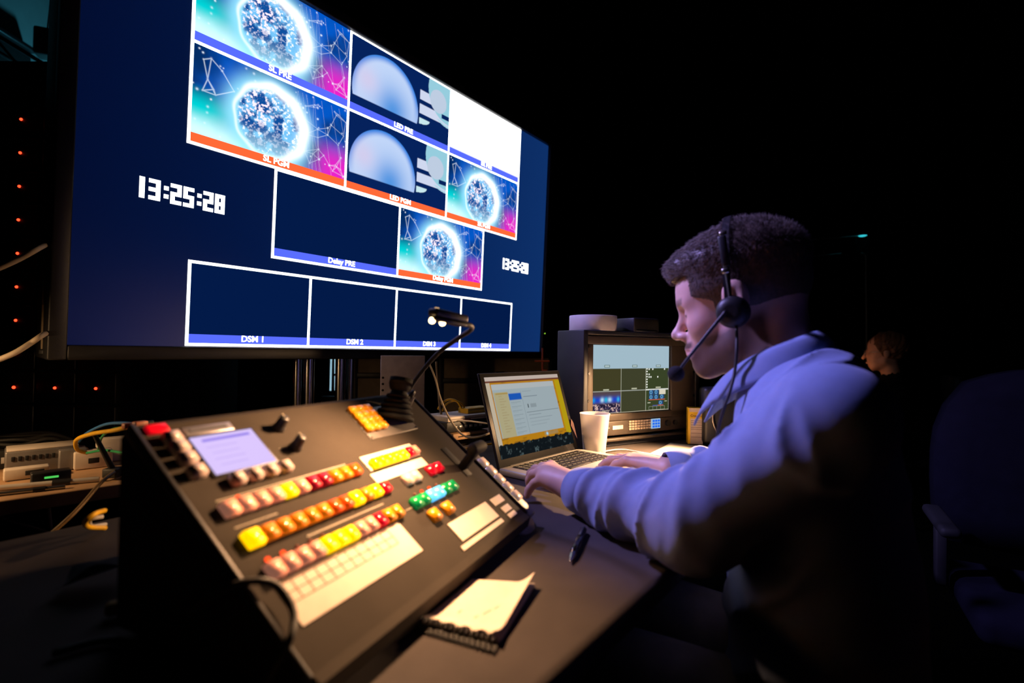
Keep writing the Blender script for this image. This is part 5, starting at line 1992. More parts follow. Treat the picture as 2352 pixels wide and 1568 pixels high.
# ------------------------------------------------------------------ rack of modules with red lights, behind the display's left end
m_mod = mat('module_face', (0.010, 0.010, 0.011), 0.45)
m_redled = glow('red_led', (1.0, 0.035, 0.01), 5.0)
RK0 = at(36, 1000, 1.95)
RK = empty('equipment_rack', (RK0.x, 1.95, 0), 0, 'tall dark equipment rack with columns of red lights', 'rack')
MB().box((0.22, 0.20, 1.06), (0.84, 0.34, 2.12), 0.006).build('cabinet', m_black, RK)
mod = None
for c in range(3):
    for r in range(10):
        zl = at(50 - 3.5 * r, 274 + 76.9 * r, 1.95).z
        x = -0.012 + 0.155 * c
        if mod is None:
            o = MB().box((0, 0, 0), (0.146, 0.03, 0.116), 0.004).build('module', m_mod, RK)
            mod = o.data
            hm = MB().box((0, -0.017, 0), (0.05, 0.008, 0.008), 0.002)
        else:
            o = link_mesh('module', mod, None, RK)
        o.location = (x, 0.016, zl)
        if r <= 8:
            ld = MB().ball((0.0, -0.016, 0.0), 0.0052 if r < 8 or c else 0.0058, 10, 6)
            ld = ld.build('red_light', m_redled, o)
# tan cables and a strap hanging left of the display
m_tan = mat('tan_cable', (0.42, 0.34, 0.25), 0.6)
tag(MB().tube(spline([at(-30, 628, 1.1), at(40, 597, 1.12), at(97, 566, 1.16), at(120, 556, 1.4)], 8), 0.0055, 10).build('slack_cable', m_tan), 'upper tan cable slanting up at the left edge', 'cable')
tag(MB().tube(spline([at(-30, 836, 1.1), at(30, 812, 1.11), at(70, 788, 1.13), at(100, 768, 1.16), at(120, 760, 1.4)], 8), 0.0058, 10).build('slack_cable', m_tan), 'lower tan cable slanting up at the left edge', 'cable')
e = empty('cable_strap', at(103, 814, 1.22), 0, 'tan strap hanging beside the display\'s lower left corner', 'strap')
sp_ = [at(103, 812, 1.22), at(104, 760, 1.22), at(106, 700, 1.22), at(110, 620, 1.24)]
vs, fs = [], []
for i, p in enumerate(sp_):
    vs += [p + Vector((-0.010, 0, 0)), p + Vector((0.010, 0, 0)), p + Vector((0.010, 0.004, 0)), p + Vector((-0.010, 0.004, 0))]
for i in range(3):
    for k in range(4):
        fs.append((i * 4 + k, i * 4 + (k + 1) % 4, i * 4 + 4 + (k + 1) % 4, i * 4 + 4 + k))
fs += [(0, 1, 2, 3), (12, 13, 14, 15)]
MB().add(vs, fs).build('webbing', mat('strap_web', (0.26, 0.20, 0.13), 0.8), e, local=False)
MB().box(at(103, 808, 1.22), (0.026, 0.008, 0.014), 0.003).build('buckle', m_darkmetal, e, local=False)

# ------------------------------------------------------------------ gear on the plywood table, left part
m_lgrey = mat('light_grey_plastic', (0.55, 0.50, 0.46), 0.5)
m_mgrey = mat('mid_grey_metal', (0.24, 0.22, 0.21), 0.45, metal=0.4)
m_cream_p = mat('cream_plastic', (0.72, 0.62, 0.52), 0.5)


def cable(name, pts, r, material, label, n=8):
    return tag(MB().tube(spline(pts, n), r, 8).build(name, material), label, 'cable')


def gbox(name, px, py, size, label, material, extras=(), rot=None, cat='converter', z=DESK_Z):
    p = on(px, py, DESK_Z)
    e = empty(name, (p.x, p.y, z), GTH if rot is None else rot, label, cat)
    MB().box((0, size[1] / 2, size[2] / 2), size, 0.003).build('shell', material, e)
    for nm, c, s, m in extras:
        MB().box(c, s, 0.0008).build(nm, m, e)
    return e


ve = [('vent_slot', (-0.05 + 0.011 * i, -0.0005, 0.034), (0.006, 0.002, 0.010), m_black) for i in range(10)]
gbox('media_converter', 100, 1082, (0.125, 0.08, 0.050), 'vented grey converter box on the plywood table at left', m_mgrey, ve + [('top_plate', (0, 0.04, 0.0515), (0.12, 0.076, 0.003), m_cream_p)])
gbox('network_adapter', 62, 1100, (0.072, 0.028, 0.024), 'cream adapter with a black socket at the left table edge', m_cream_p,
     [('socket', (0.012, -0.0006, 0.013), (0.030, 0.002, 0.010), m_black), ('foot_block', (-0.01, 0.01, -0.0), (0.04, 0.02, 0.002), m_black)])
gbox('splitter_box', 118, 1112, (0.062, 0.03, 0.026), 'small black splitter with a green light on the plywood table', m_blackpl,
     [('status_light', (0.0, -0.0006, 0.015), (0.022, 0.002, 0.004), glow('green_status', (0.1, 0.75, 0.12), 0.8))])
gbox('patch_box', 168, 1078, (0.05, 0.05, 0.046), 'grey patch box with a brown end beside the vented converter', m_mgrey, [('end_plate', (0.0262, 0.025, 0.024), (0.004, 0.04, 0.036), mat('brown_plate', (0.45, 0.25, 0.1), 0.5))])
gbox('signal_adapter', 215, 1075, (0.07, 0.034, 0.040), 'pale adapter near the switcher\'s back corner', m_cream_p, [('socket', (0.0, -0.0006, 0.018), (0.02, 0.002, 0.012), m_black)])
gbox('signal_adapter', 258, 1060, (0.060, 0.03, 0.058), 'pale red-tipped adapter against the switcher\'s back corner', m_cream_p, [('red_tip', (0.031, 0.015, 0.046), (0.006, 0.03, 0.014), mat('red_plastic', (0.5, 0.05, 0.04), 0.4))])
gbox('power_brick', 30, 1075, (0.10, 0.06, 0.042), 'black power brick at the far left of the plywood table', m_rubber, [('label', (0, -0.0006, 0.02), (0.04, 0.001, 0.014), m_lgrey)], cat='power brick')
# metal rods / hard leads lying along the table's front edge
for k, (x0, y0, x1, y1, r, lab) in enumerate(((-20, 1122, 228, 1100, 0.0055, 'upper pale rod along the front of the plywood table'), (-20, 1136, 150, 1117, 0.0042, 'lower steel rod along the front of the plywood table'))):
    a, b_ = on(x0, y0, DESK_Z + r), on(x1, y1, DESK_Z + r)
    e = empty('metal_rod', (a.x, a.y, DESK_Z), 0, lab, 'rod')
    MB().cyl(a, b_, r, n=14).build('shaft', mat('pale_rod', (0.62, 0.56, 0.5), 0.35, metal=0.3) if k == 0 else m_steel, e, local=False)
    MB().cyl(a + (b_ - a) * 0.55, a + (b_ - a) * 0.72, r * 1.35, n=14).build('sleeve', m_blackpl, e, local=False)
# bundle of black leads behind the boxes
rr = random.Random(8)
for k in range(6):
    y0 = 1022 - k * 3
    pts = [at(-30, y0 + rr.uniform(-6, 8), 1.17 + 0.02 * k), at(50, y0 - 6 + rr.uniform(-6, 6), 1.2 + 0.02 * k), at(120, y0 - 8 + rr.uniform(-8, 8), 1.24 + 0.02 * k), at(180, y0 + 4 + rr.uniform(-4, 6), 1.28 + 0.02 * k), at(230, y0 + 30, 1.32 + 0.02 * k)]
    cable('black_lead', pts, 0.0045, m_rubber, 'black lead in the bundle behind the converter boxes')['group'] = 'bundle of black leads on the plywood table'
m_yc = mat('yellow_cable', (0.75, 0.42, 0.01), 0.45)
m_bc = mat('blue_cable', (0.03, 0.16, 0.42), 0.45)
m_gc = mat('green_cable', (0.02, 0.28, 0.10), 0.45)
cable('patch_cable', [at(200, 1040, 1.18), at(178, 1032, 1.15), at(176, 1010, 1.12), at(212, 996, 1.05), at(262, 988, 0.98), at(300, 978, 0.93)], 0.0042, m_yc, 'yellow patch cable arching into the back of the switcher')
cable('patch_cable', [at(180, 1015, 1.2), at(200, 994, 1.15), at(240, 975, 1.05), at(280, 971, 0.98), at(318, 974, 0.93)], 0.0028, m_bc, 'thin blue patch cable arching into the back of the switcher')
cable('patch_cable', [at(226, 1030, 1.18), at(234, 1004, 1.12), at(258, 986, 1.02), at(300, 980, 0.95)], 0.0026, m_gc, 'green patch cable dropping beside the yellow one')
cable('patch_cable', [at(200, 1040, 1.14), at(240, 1034, 1.1), at(285, 1040, 1.05)], 0.0028, m_gc, 'short green cable lying beside the pale adapters')
for k, (x, y, lab) in enumerate(((298, 977, 'orange cable plug at the switcher\'s back corner, left one'), (322, 973, 'orange cable plug at the switcher\'s back corner, right one'))):
    p = at(x, y, 0.925)
    e = empty('cable_plug', p, 1.16, lab, 'plug')
    MB().box((0, 0, 0), (0.022, 0.012, 0.010), 0.002).build('plug_body', mat('orange_plug', (0.75, 0.26, 0.14), 0.45), e)
    MB().cyl((0.011, 0, 0), (0.022, 0, 0), 0.004, n=12).build('strain_relief', m_rubber, e)
cable('slack_lead', [on(-40, 1330, DESK_Z + 0.01), at(80, 1255, 0.86), at(170, 1178, 0.93), at(230, 1110, 0.98), at(262, 1084, 1.02)], 0.0035, mat('brown_cable', (0.16, 0.09, 0.03), 0.5), 'brown lead slanting up from the lower left corner')
cable('slack_lead', [at(110, 1125, 1.02), at(112, 1160, 1.02), at(116, 1200, 1.04), at(122, 1240, 1.06)], 0.0028, m_lgrey, 'grey lead hanging off the plywood table\'s front')
cable('slack_lead', [at(-10, 1170, 1.0), at(20, 1195, 1.0), at(90, 1215, 1.02), at(122, 1228, 1.05)], 0.003, m_mgrey, 'grey lead hanging below the plywood table at the left edge')
cable('slack_lead', [on(242, 1212, DESK_Z + 0.02), on(205, 1210, DESK_Z + 0.03), on(196, 1198, DESK_Z + 0.05), on(218, 1180, DESK_Z + 0.06), on(240, 1172, DESK_Z + 0.05)], 0.0034, m_yc, 'yellow cable loop on the desk behind the switcher')
cable('slack_lead', [on(242, 1204, DESK_Z + 0.01), on(210, 1208, DESK_Z + 0.02), on(208, 1192, DESK_Z + 0.04), on(236, 1186, DESK_Z + 0.04)], 0.0030, m_lgrey, 'pale cable loop inside the yellow loop on the desk')
e = empty('antenna', on(262, 1086, DESK_Z), 0, 'short black antenna leaning beside the switcher', 'antenna')
MB().cyl(at(262, 1084, 1.1), at(214, 992, 1.06), 0.006, 0.004, n=12).build('whip', m_rubber, e, local=False)
MB().box(at(262, 1084, 1.1), (0.03, 0.03, 0.02), 0.003).build('foot', m_rubber, e, local=False)

# lamp added to warm the plywood table, unseen beyond the left edge
CLP = gtp(-0.36, 0.17)
e = empty('added_clamp_lamp', CLP, 0, 'small clamp lamp at the plywood table\'s far left end', 'lamp')
MB().box((0, 0, 0.02), (0.04, 0.05, 0.04), 0.006).build('clamp', m_black, e)
MB().tube(spline([(0, 0, 0.03), (-0.02, 0.0, 0.15), (0.0, 0.0, 0.27), (0.03, 0.0, 0.29)], 8), 0.005, 10).build('gooseneck', m_rubber, e)
MB().lathe([(0.008, 0.0), (0.012, 0.004), (0.026, 0.03), (0.028, 0.045)], (0.02, 0, 0.30), (0.6, 0.1, -0.8), 28, cap=False).build('shade', m_blackpl, e)
MB().ball((0.04, 0.003, 0.272), 0.009, 14, 8).build('bulb', m_bulb, e)
light('added_clamp_lamp_light', 'SPOT', CLP + Vector((0.052, 0.004, 0.255)), LAMP_FILL, (1.0, 0.60, 0.28), 0.012, gtp(0.35, 0.10), math.radians(95), 1.0)

# ------------------------------------------------------------------ gear on the plywood table, right part
def gright(name, px, py, d, size, label, material, cat, extras=(), rot=GTH):
    p = at(px, py, d)
    e = empty(name, p, rot, label, cat)
    MB().box((0, 0, size[2] / 2), size, 0.0025).build('shell', material, e)
    for nm, c, s, m in extras:
        MB().box(c, s, 0.0006).build(nm, m, e)
    return e


gright('wood_block', 1065, 1003, 1.62, (0.14, 0.07, 0.020), 'bare wooden block under the cables behind the switcher', m_wood, 'block', [('slot', (0, -0.0355, 0.010), (0.10, 0.002, 0.003), m_black)])
gright('media_player', 1052, 984, 1.64, (0.17, 0.10, 0.032), 'black media player stacked on the wooden block', m_blackpl, 'player', [('port', (-0.05 + 0.02 * i, -0.0505, 0.014), (0.012, 0.002, 0.008), m_steel) for i in range(6)])
gright('white_slab', 1058, 960, 1.66, (0.19, 0.11, 0.016), 'thin white slab on top of the black player', mat('white_plastic', (0.72, 0.64, 0.60), 0.45), 'drive', [('front_seam', (0, -0.0555, 0.008), (0.16, 0.001, 0.002), m_mgrey), ('red_mark', (-0.02, -0.0556, 0.004), (0.03, 0.001, 0.004), mat('red_plastic', (0.5, 0.05, 0.04), 0.4))])
gright('yellow_tape_box', 1090, 948, 1.70, (0.10, 0.05, 0.020), 'flat yellow box behind the laptop lid', mat('yellow_box', (0.75, 0.45, 0.02), 0.5), 'box', [('lid_line', (0, -0.0255, 0.014), (0.098, 0.001, 0.002), m_mgrey)])
arc = [at(1006, 940, 1.66), at(1014, 926, 1.66), at(1032, 917, 1.66), at(1050, 922, 1.66), at(1060, 938, 1.66)]
cable('patch_cable', arc, 0.0035, m_yc, 'yellow cable arched in a loop behind the switcher')
cable('patch_cable', [p + Vector((0.012, 0.01, -0.006)) for p in arc], 0.003, m_yc, 'second yellow cable just inside the arched yellow loop')
cable('patch_cable', [at(1070, 1030, 1.45), at(1095, 1024, 1.46), at(1130, 1019, 1.48), at(1160, 1018, 1.5)], 0.0032, m_yc, 'yellow cable running low behind the laptop')
cable('slack_lead', [at(985, 832, 1.62), at(1000, 870, 1.6), at(1012, 915, 1.58), at(1035, 965, 1.54), at(1065, 1000, 1.5), at(1100, 1003, 1.48), at(1135, 990, 1.5)], 0.003, m_tan, 'tan lead dropping in a curve from the display')
cable('slack_lead', [at(1002, 830, 1.66), at(1006, 880, 1.66), at(1010, 930, 1.64), at(1018, 975, 1.6), at(1026, 1010, 1.55)], 0.004, mat('dim_tan_cable', (0.2, 0.15, 0.1), 0.6), 'thick brown lead hanging straight below the display')
cable('slack_lead', [at(985, 975, 1.55), at(1010, 985, 1.53), at(1002, 1005, 1.5), at(1018, 1020, 1.48)], 0.003, m_lgrey, 'pale lead curling beside the wooden block')
cable('slack_lead', [at(1000, 972, 1.58), at(1060, 966, 1.58), at(1120, 972, 1.58)], 0.0028, m_lgrey, 'pale lead lying across the black player')
# grey perforated panel
pz = at(872, 1010, 1.80)
e = empty('perforated_panel', (pz.x, pz.y, DESK_Z), math.radians(20), 'grey panel with a column of holes behind the joystick', 'panel')
w_ = 0.155
MB().box((w_ / 2, 0.01, 0.13), (w_, 0.012, 0.26), 0.002).build('sheet', mat('dull_grey_panel', (0.42, 0.35, 0.38), 0.6), e)
for k in range(7):
    MB().cyl((0.008, 0.0035, 0.05 + 0.022 * k), (0.008, 0.006, 0.05 + 0.022 * k), 0.0042, n=10).build('hole', m_black, e)
MB().box((w_ / 2, 0.03, 0.01), (w_, 0.08, 0.02), 0.003).build('foot', m_black, e)
# road cases in the dark behind
m_case2 = mat('brown_case', (0.34, 0.25, 0.17), 0.6)
for px, d, w_, hz, lab in ((890, 2.75, 0.36, 1.02, 'brown road case below the middle of the display'), (1140, 2.98, 0.66, 0.98, 'brown road case right below the display\'s corner')):
    p = at(px, 900, d)
    e = empty('road_case', (p.x, p.y, 0), math.radians(10), lab, 'case')
    MB().box((0, 0.2, hz / 2), (w_, 0.4, hz), 0.006).build('body', m_case2, e)
    MB().box((0, -0.003, hz * 0.86), (w_, 0.012, 0.03), 0.003).build('edging', m_darkmetal, e)
    for sx in (-1, 1):
        MB().box((sx * (w_ / 2 - 0.012), -0.003, hz / 2), (0.024, 0.014, hz), 0.003).build('edging', m_darkmetal, e)
    MB().box((0.02, -0.008, hz * 0.88), (0.05, 0.014, 0.07), 0.004).build('latch', m_black, e)
# orange bracket at the display's lower right
e = empty('orange_bracket', at(1248, 850, 2.7), 0.5, 'thin orange-red bracket under the display\'s right corner', 'bracket')
mo = mat('orange_metal', (0.7, 0.12, 0.03), 0.4)
pA = at(1246, 850, 2.7)
MB().cyl(at(1246, 850, 2.7), at(1246, 800, 2.78), 0.006, n=10).build('post', mo, e, local=False)
MB().cyl(at(1228, 829, 2.7), at(1262, 829, 2.7), 0.005, n=10).build('bar', mo, e, local=False)
MB().box(at(1251, 853, 2.7), (0.03, 0.02, 0.02), 0.004).build('clamp', mo, e, local=False)
# bright stage screens glimpsed below the display
m_far = glow('far_stage_screen', lin(160, 205, 224), 0.85)


def lit_panel(pts, d, label):
    q = [at(x, y, d) for x, y in pts]
    e = empty('stage_screen', ((q[0] + q[1]) / 2), 0, label, 'screen', 'lit stage screens beyond the display')
    n = len(q)
    vs = q + [p + Vector((0, 0.03, 0)) for p in q]
    MB().add(vs, [tuple(range(n))]).build('lit_face', m_far, e, local=False)
    MB().add(vs, [tuple(reversed(range(n, 2 * n)))] + [(i, (i + 1) % n, n + (i + 1) % n, n + i) for i in range(n)]).build('frame', m_black, e, local=False)
    MB().box((e.location.x, e.location.y + 0.02, e.location.z / 2), (0.02, 0.02, e.location.z)).build('support_leg', m_black, e, local=False)


lit_panel([(768, 858), (785, 858), (785, 815), (768, 815)], 3.2, 'upper bright pane between the stand\'s chrome poles')
lit_panel([(768, 896), (784, 896), (785, 863), (768, 863)], 3.2, 'lower bright pane between the stand\'s chrome poles')
lit_panel([(757, 897), (761, 897), (763, 815), (759, 815)], 3.2, 'thin bright strip left of the bright panes')
lit_panel([(823, 878), (828, 878), (832, 815), (826, 815)], 3.2, 'thin bright strip right of the chrome poles')
lit_panel([(433, 896), (442, 896), (448, 822), (445, 820)], 2.9, 'bright wedge of light below the display\'s left half')
e = empty('reflection_block', at(765, 912, 3.15), 0.2, 'dim blue-grey riser below the bright panes', 'reflection')  # block coloured as the floor's reflection of the bright panes
MB().box((0, 0.1, -0.02), (0.14, 0.2, 0.05), 0.004).build('reflection_face', mat('reflection_grey', (0.12, 0.15, 0.18), 0.5), e)
MB().box((0, 0.1, -0.04 - e.location.z / 2), (0.12, 0.18, e.location.z - 0.05), 0.004).build('block_base', m_black, e)

# ------------------------------------------------------------------ dark clutter on the near left of the desk
e = empty('crumpled_sheet', on(230, 1345, DESK_Z), 0.4, 'crumpled grey-blue sheet in the dark left of the switcher', 'paper')
vs, fs = [], []
N = 12
for i in range(N + 1):
    for j in range(N + 1):
        x, y = -0.035 + 0.07 * i / N, -0.025 + 0.05 * j / N
        vs.append((x, y, 0.006 + 0.022 * abs(vnoise(np.array([x * 30]), np.array([y * 30]), 3)[0]) + 0.02 * (i / N)))
for i in range(N):
    for j in range(N):
        k = i * (N + 1) + j
        fs.append((k, k + 1, k + N + 2, k + N + 1))
o = MB().add(vs, fs).build('sheet', mat('grey_sheet', (0.07, 0.07, 0.09), 0.7), e)
o.modifiers.new('paper_thickness', 'SOLIDIFY').thickness = 0.001
e = empty('gaff_tape_roll', on(420, 1420, DESK_Z), 0, 'dark tape roll lying left of the switcher\'s near corner', 'tape roll')
MB().lathe([(0.022, 0), (0.038, 0), (0.038, 0.024), (0.022, 0.024), (0.022, 0)], (0, 0, 0), (0, 0, 1), 40, cap=False).build('tape', m_black, e)
MB().lathe([(0.0205, 0.0005), (0.022, 0.0005), (0.022, 0.0235), (0.0205, 0.0235), (0.0205, 0.0005)], (0, 0, 0), (0, 0, 1), 36, cap=False).build('core', mat('cardboard', (0.3, 0.2, 0.12), 0.85), e)
e = empty('multi_tool', on(340, 1400, DESK_Z), 0.6, 'brass-coloured tool in the dark beside the tape roll', 'tool')
mbr = mat('dull_brass', (0.35, 0.22, 0.08), 0.45, metal=0.6)
MB().box((0, 0, 0.010), (0.075, 0.016, 0.014), 0.005, seg=3).build('handle', mbr, e)
MB().box((0.052, 0.004, 0.010), (0.04, 0.008, 0.006), 0.002).build('blade', m_steel, e)
cable('black_lead', [on(120, 1500, DESK_Z + 0.005), on(250, 1470, DESK_Z + 0.005), on(380, 1490, DESK_Z + 0.005), on(480, 1450, DESK_Z + 0.005), on(520, 1400, DESK_Z + 0.005)], 0.004, m_rubber, 'black lead snaking across the desk left of the switcher')

# ------------------------------------------------------------------ chair under the man
CH = empty('swivel_chair', duw(0.885, 0.03, 0), HEAD, 'dark swivel chair with red seat pad under the man', 'chair')
MB().box((0, 0.03, 0.395), (0.46, 0.46, 0.055), 0.022, seg=3).build('seat', mat('red_upholstery', (0.35, 0.03, 0.015), 0.8), CH)
MB().box((0, -0.22, 0.68), (0.36, 0.05, 0.34), 0.022, seg=3).build('backrest', m_black, CH)
MB().box((0, -0.225, 0.45), (0.06, 0.025, 0.2), 0.006).build('back_bracket', m_darkmetal, CH)
MB().cyl((0, 0, 0.09), (0, 0, 0.37), 0.026, n=18).build('column', m_darkmetal, CH)
for k in range(5):
    t = 2 * PI * k / 5 + 0.3
    lg_ = MB().box((math.cos(t) * 0.15, math.sin(t) * 0.15, 0.085), (0.30, 0.045, 0.03), 0.008, rot=Matrix.Rotation(t, 3, 'Z')).build('foot_spoke', m_black, CH)
    MB().cyl((math.cos(t) * 0.29 - math.sin(t) * 0.012, math.sin(t) * 0.29 + math.cos(t) * 0.012, 0.032), (math.cos(t) * 0.29 + math.sin(t) * 0.012, math.sin(t) * 0.29 - math.cos(t) * 0.012, 0.032), 0.031, n=16).build('castor', m_black, lg_)

# ------------------------------------------------------------------ colleague in the background
B0 = at(2030, 812, 3.3)
BG = empty('person', (B0.x + 0.10, B0.y, 0), 0, 'curly-haired person in glasses sitting far behind in the dark', 'person')
bF = Vector((-0.86, 0.51, 0)).normalized()
bL = Vector((-0.51, -0.86, 0))
bU = Vector((0, 0, 1))


def bp_(f, l, u):
    return B0 + bF * f + bL * l + bU * u


def bhead(P):
    Q = frame_pts(P, B0, bF, bL, bU)
    A = np.stack([Q[:, 0], np.abs(Q[:, 1]), Q[:, 2]], 1)
    d = sd_ell(Q, (-0.01, 0, 0.04), (0.098, 0.076, 0.088))
    d = smin(d, sd_ell(Q, (0.040, 0, -0.035), (0.050, 0.052, 0.070)), 0.03)
    d = smin(d, sd_cap(A, (0.0, 0.05, -0.05), (0.065, 0.014, -0.098), 0.016), 0.03)
    d = smin(d, sd_cap(Q, (0.088, 0, 0.012), (0.110, 0, -0.03), 0.008, 0.011), 0.01)
    d = smax(d, -sd_ell(A, (0.096, 0.03, 0.006), (0.016, 0.016, 0.012)), 0.014)
    d = smin(d, sd_cap(A, (0.094, 0, -0.062), (0.084, 0.02, -0.064), 0.006, 0.004), 0.006)
    d = smin(d, sd_ell(A, (-0.008, 0.077, 0.0), (0.018, 0.008, 0.028)), 0.006)
    d = smin(d, sd_cap(P, bp_(-0.02, 0, -0.05), bp_(-0.05, 0, -0.17), 0.052), 0.03)
    d = smin(d, sd_cap(P, bp_(-0.06, 0.13, -0.26), bp_(-0.06, -0.13, -0.26), 0.05), 0.04)
    d = smin(d, sd_ell(P, bp_(-0.10, 0, -0.50), (0.12, 0.12, 0.25)), 0.05)
    return d


net_object('body', bhead, np.array(B0) - np.array((0.30, 0.30, 0.80)), np.array(B0) + np.array((0.30, 0.30, 0.18)), 0.005, mat('warm_skin', (0.58, 0.32, 0.22), 0.5), BG, 1)


def bhair(P):
    Q = frame_pts(P, B0, bF, bL, bU)
    f, l, u = Q[:, 0], Q[:, 1], Q[:, 2]
    n = np.array(fbm(f * 45 + u * 9, l * 45 + u * 38, 2, 9)) - 0.5
    d = sd_ell(Q, (-0.022, 0, 0.048), (0.108, 0.092, 0.098)) - 0.030 * n
    lim = np.minimum(u - (0.05 - 2.0 * np.maximum(0.05 - f, 0)), u + 0.06)
    return smax(d, -lim, 0.01)


net_object('hair', bhair, np.array(B0) - np.array((0.16, 0.16, 0.12)), np.array(B0) + np.array((0.16, 0.16, 0.20)), 0.004, mat('curly_brown_hair', (0.16, 0.07, 0.03), 0.6, var=0.4, vscale=120), BG, 0)


def bcoat(P):
    d = sd_cap(P, bp_(-0.07, 0.16, -0.27), bp_(-0.07, -0.16, -0.27), 0.085)
    d = smin(d, sd_ell(P, bp_(-0.09, 0, -0.50), (0.21, 0.21, 0.30)), 0.06)
    d = smin(d, sd_cap(P, bp_(-0.07, 0.18, -0.27), bp_(0.02, 0.24, -0.52), 0.065, 0.055), 0.04)
    d = smin(d, sd_cap(P, bp_(0.02, 0.24, -0.52), bp_(0.26, 0.16, -0.54), 0.055, 0.042), 0.03)
    d = smin(d, sd_cap(P, bp_(-0.07, -0.18, -0.27), bp_(0.02, -0.24, -0.52), 0.065, 0.055), 0.04)
    d = smin(d, sd_cap(P, bp_(0.02, -0.24, -0.52), bp_(0.26, -0.16, -0.54), 0.055, 0.042), 0.03)
    d = smin(d, sd_cap(P, bp_(-0.05, 0.0, -0.15), bp_(-0.06, 0, -0.23), 0.072, 0.09), 0.03)
    return smax(d, -sd_cap(P, bp_(-0.01, 0, -0.04), bp_(-0.05, 0, -0.14), 0.056), 0.01)


net_object('black_jacket', bcoat, np.array(B0) - np.array((0.42, 0.42, 0.85)), np.array(B0) + np.array((0.42, 0.42, -0.02)), 0.012, m_drape, BG, 1)
# legs of the colleague, seated
leg = MB()
for s in (-1, 1):
    leg.tube(spline([bp_(-0.10, 0.09 * s, -0.62), bp_(0.15, 0.11 * s, -0.56), bp_(0.34, 0.11 * s, -0.54), bp_(0.40, 0.11 * s, -0.66), bp_(0.36, 0.11 * s, -0.98)], 8), 0.075, 14, r2=0.05)
leg.build('trousers', m_black, BG, local=False)
e = empty('glasses', bp_(0.098, 0, 0.0), 0, 'thin-framed glasses on the colleague\'s face', 'glasses')
for s in (-1, 1):
    ring = [bp_(0.104 - 0.004 * abs(math.cos(t)), 0.033 * s + 0.022 * math.cos(t), 0.002 + 0.018 * math.sin(t)) for t in [2 * PI * k / 20 for k in range(21)]]
    MB().tube(ring, 0.0016, 6).build('rim', m_steel, e, local=False)
    MB().tube([bp_(0.100, 0.056 * s, 0.006), bp_(0.05, 0.074 * s, 0.010), bp_(-0.01, 0.082 * s, 0.006)], 0.0014, 6).build('temple_arm', m_steel, e, local=False)
MB().tube([bp_(0.105, 0.011, 0.006), bp_(0.108, 0, 0.008), bp_(0.105, -0.011, 0.006)], 0.0014, 6).build('bridge', m_steel, e, local=False)
e = empty('office_chair', (B0.x + 0.10, B0.y, 0), math.atan2(bF.y, bF.x), 'dark chair under the colleague in the background', 'chair')
MB().box((0.02, 0, 0.38), (0.44, 0.46, 0.06), 0.02).build('seat', m_black, e)
MB().box((-0.26, 0, 0.70), (0.05, 0.40, 0.40), 0.02).build('backrest', m_black, e)
MB().cyl((0, 0, 0.05), (0, 0, 0.36), 0.03, n=16).build('column', m_darkmetal, e)
MB().lathe([(0.28, 0.0), (0.28, 0.03), (0.05, 0.06)], (0, 0, 0), (0, 0, 1), 24).build('base', m_black, e)
# lamp added to warm the colleague's cheek, hidden behind the man's shoulder
q = at(1875, 875, 3.35)
e = empty('added_table_lamp', (q.x, q.y, 0.74), 0, 'tiny warm table lamp on the colleague\'s table', 'lamp')
MB().lathe([(0.05, 0.0), (0.05, 0.01), (0.008, 0.02), (0.006, 0.16)], (0, 0, 0), (0, 0, 1), 20).build('foot', m_black, e)
MB().lathe([(0.02, 0.22), (0.045, 0.15)], (0, 0, 0), (0, 0, 1), 24, cap=False).build('shade', m_black, e)
MB().ball((0, 0, 0.165), 0.012, 12, 8).build('bulb', m_bulb, e)
light('added_table_lamp_light', 'SPOT', (q.x + 0.02, q.y - 0.02, 0.74 + 0.175), 7, (1.0, 0.42, 0.18), 0.015, bp_(0.05, 0, -0.02), math.radians(60), 0.5)
e = empty('side_table', (q.x - 0.05, q.y + 0.1, 0), 0.5, 'dark table in front of the colleague', 'table')
MB().box((0, 0, 0.725), (0.7, 0.9, 0.03), 0.005).build('table_top', m_black, e)
for sx in (-0.3, 0.3):
    for sy in (-0.4, 0.4):
        MB().box((sx, sy, 0.355), (0.04, 0.04, 0.71), 0.004).build('leg', m_darkmetal, e)

# navy chair back at the right edge
q = at(2340, 1010, 1.6)
e = empty('highback_chair', (q.x + 0.06, q.y, -0.13), math.radians(-30), 'empty navy high-backed chair at the right edge', 'chair')
pr = []
bm = bmesh.new()
bmesh.ops.create_cube(bm, size=1)
bmesh.ops.subdivide_edges(bm, edges=bm.edges, cuts=5, use_grid_fill=True)
for v in bm.verts:
    x, y, z = v.co * 2
    w = 0.25 * (1 - 0.22 * max(0, z) ** 2)
    v.co = Vector((x * w * (1 - 0.12 * abs(z) ** 4), y * 0.045 + 0.05 * (x * x) - 0.03 * z, 0.83 + z * 0.29 - 0.05 * x * x * max(0, z)))
me = bpy.data.meshes.new('backrest')
bm.to_mesh(me)
bm.free()
for p in me.polygons:
    p.use_smooth = True
link_mesh('backrest', me, mat('navy_fabric', (0.006, 0.006, 0.012), 0.95, spec=0.08, bump=0.3, bscale=500), e)
MB().box((0, -0.24, 0.46), (0.48, 0.46, 0.08), 0.03, seg=3).build('seat', MATS['navy_fabric'], e)
MB().cyl((0, -0.2, 0.17), (0, -0.2, 0.42), 0.03, n=16).build('column', m_darkmetal, e)
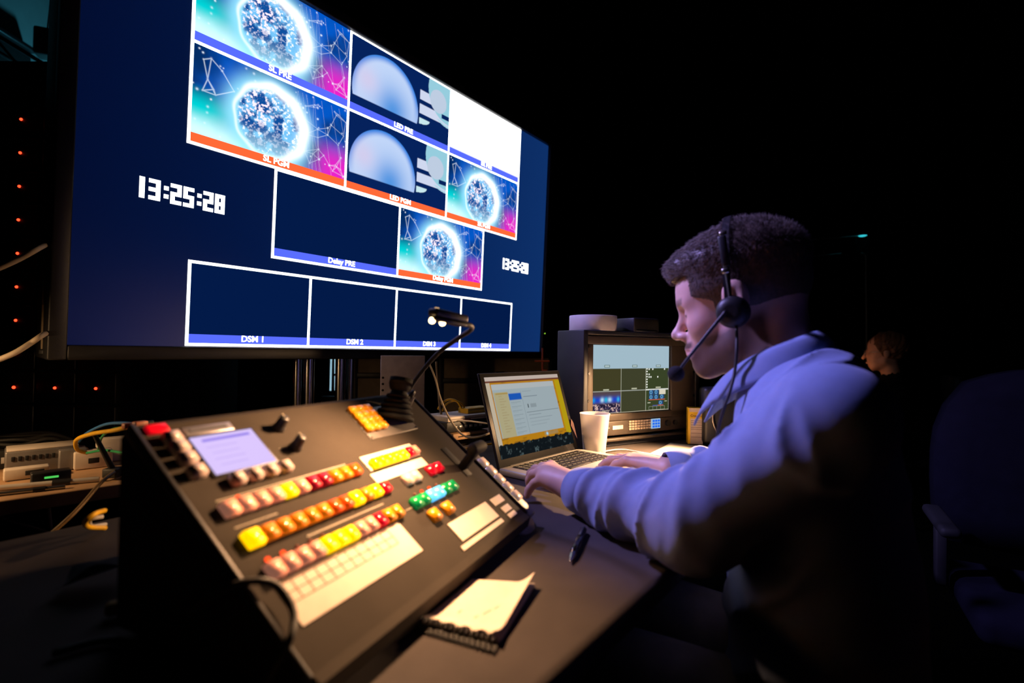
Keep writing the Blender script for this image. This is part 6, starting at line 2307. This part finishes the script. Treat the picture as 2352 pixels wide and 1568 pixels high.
MB().lathe([(0.30, 0.132), (0.30, 0.155), (0.05, 0.19)], (0, -0.2, 0), (0, 0, 1), 28).build('base', m_black, e)
for sx in (-0.27, 0.27):
    MB().box((sx, -0.2, 0.66), (0.05, 0.28, 0.03), 0.012).build('armrest', m_black, e)
    MB().box((sx, -0.2, 0.56), (0.03, 0.04, 0.18), 0.006).build('arm_post', m_black, e)

# conduits and a teal downlight high in the dark on the right
m_pipe = mat('dim_conduit', (0.4, 0.42, 0.42), 0.4, metal=0.7)
for pts, lab in (([(1835, 552), (1900, 547), (1972, 541)], 'thin conduit running level above the man\'s head'), ([(1836, 590), (1880, 587), (1932, 582)], 'short thin conduit below the longer one')):
    tag(MB().tube([at(x, y, 6.22) for x, y in pts], 0.008, 8).build('conduit', m_pipe), lab, 'pipe')
tag(MB().tube(spline([at(1978, 581, 6.22), at(1986, 584, 6.22), at(1989, 596, 6.22), at(1989, 650, 6.22), at(1990, 765, 6.22), at(1990, 1000, 6.22)], 6), 0.008, 8).build('conduit', m_pipe), 'bent conduit running down behind the colleague', 'pipe')
q = at(1981, 541, 6.2)
e = empty('teal_downlight', q, 0, 'small glowing teal downlight high in the dark', 'light')
MB().lathe([(0.05, 0.0), (0.05, 0.05), (0.02, 0.07)], (0, 0, 0), (0, 0, 1), 24, cap=False).build('can', m_black, e)
MB().lathe([(0.001, -0.012), (0.03, -0.009), (0.048, 0.0)], (0, 0, 0), (0, 0, 1), 24, cap=False).build('lens', glow('teal_lens', (0.03, 0.50, 0.58), 1.3), e)
q = at(1613, 455, 6.18)
e = empty('standby_light', q, 0, 'tiny red standby light in the dark above the man', 'light')
MB().box((0, 0.04, -0.03), (0.04, 0.09, 0.12), 0.004).build('box', m_black, e)
MB().cyl((0, 0.06, 0.02), (0, 0.06, 5.2 - q.z), 0.006, n=6).build('drop_cable', m_black, e)
MB().ball((0, 0.003, 0.0), 0.005, 8, 6).build('lamp', glow('dim_red_led', (1.0, 0.05, 0.03), 0.5), e)
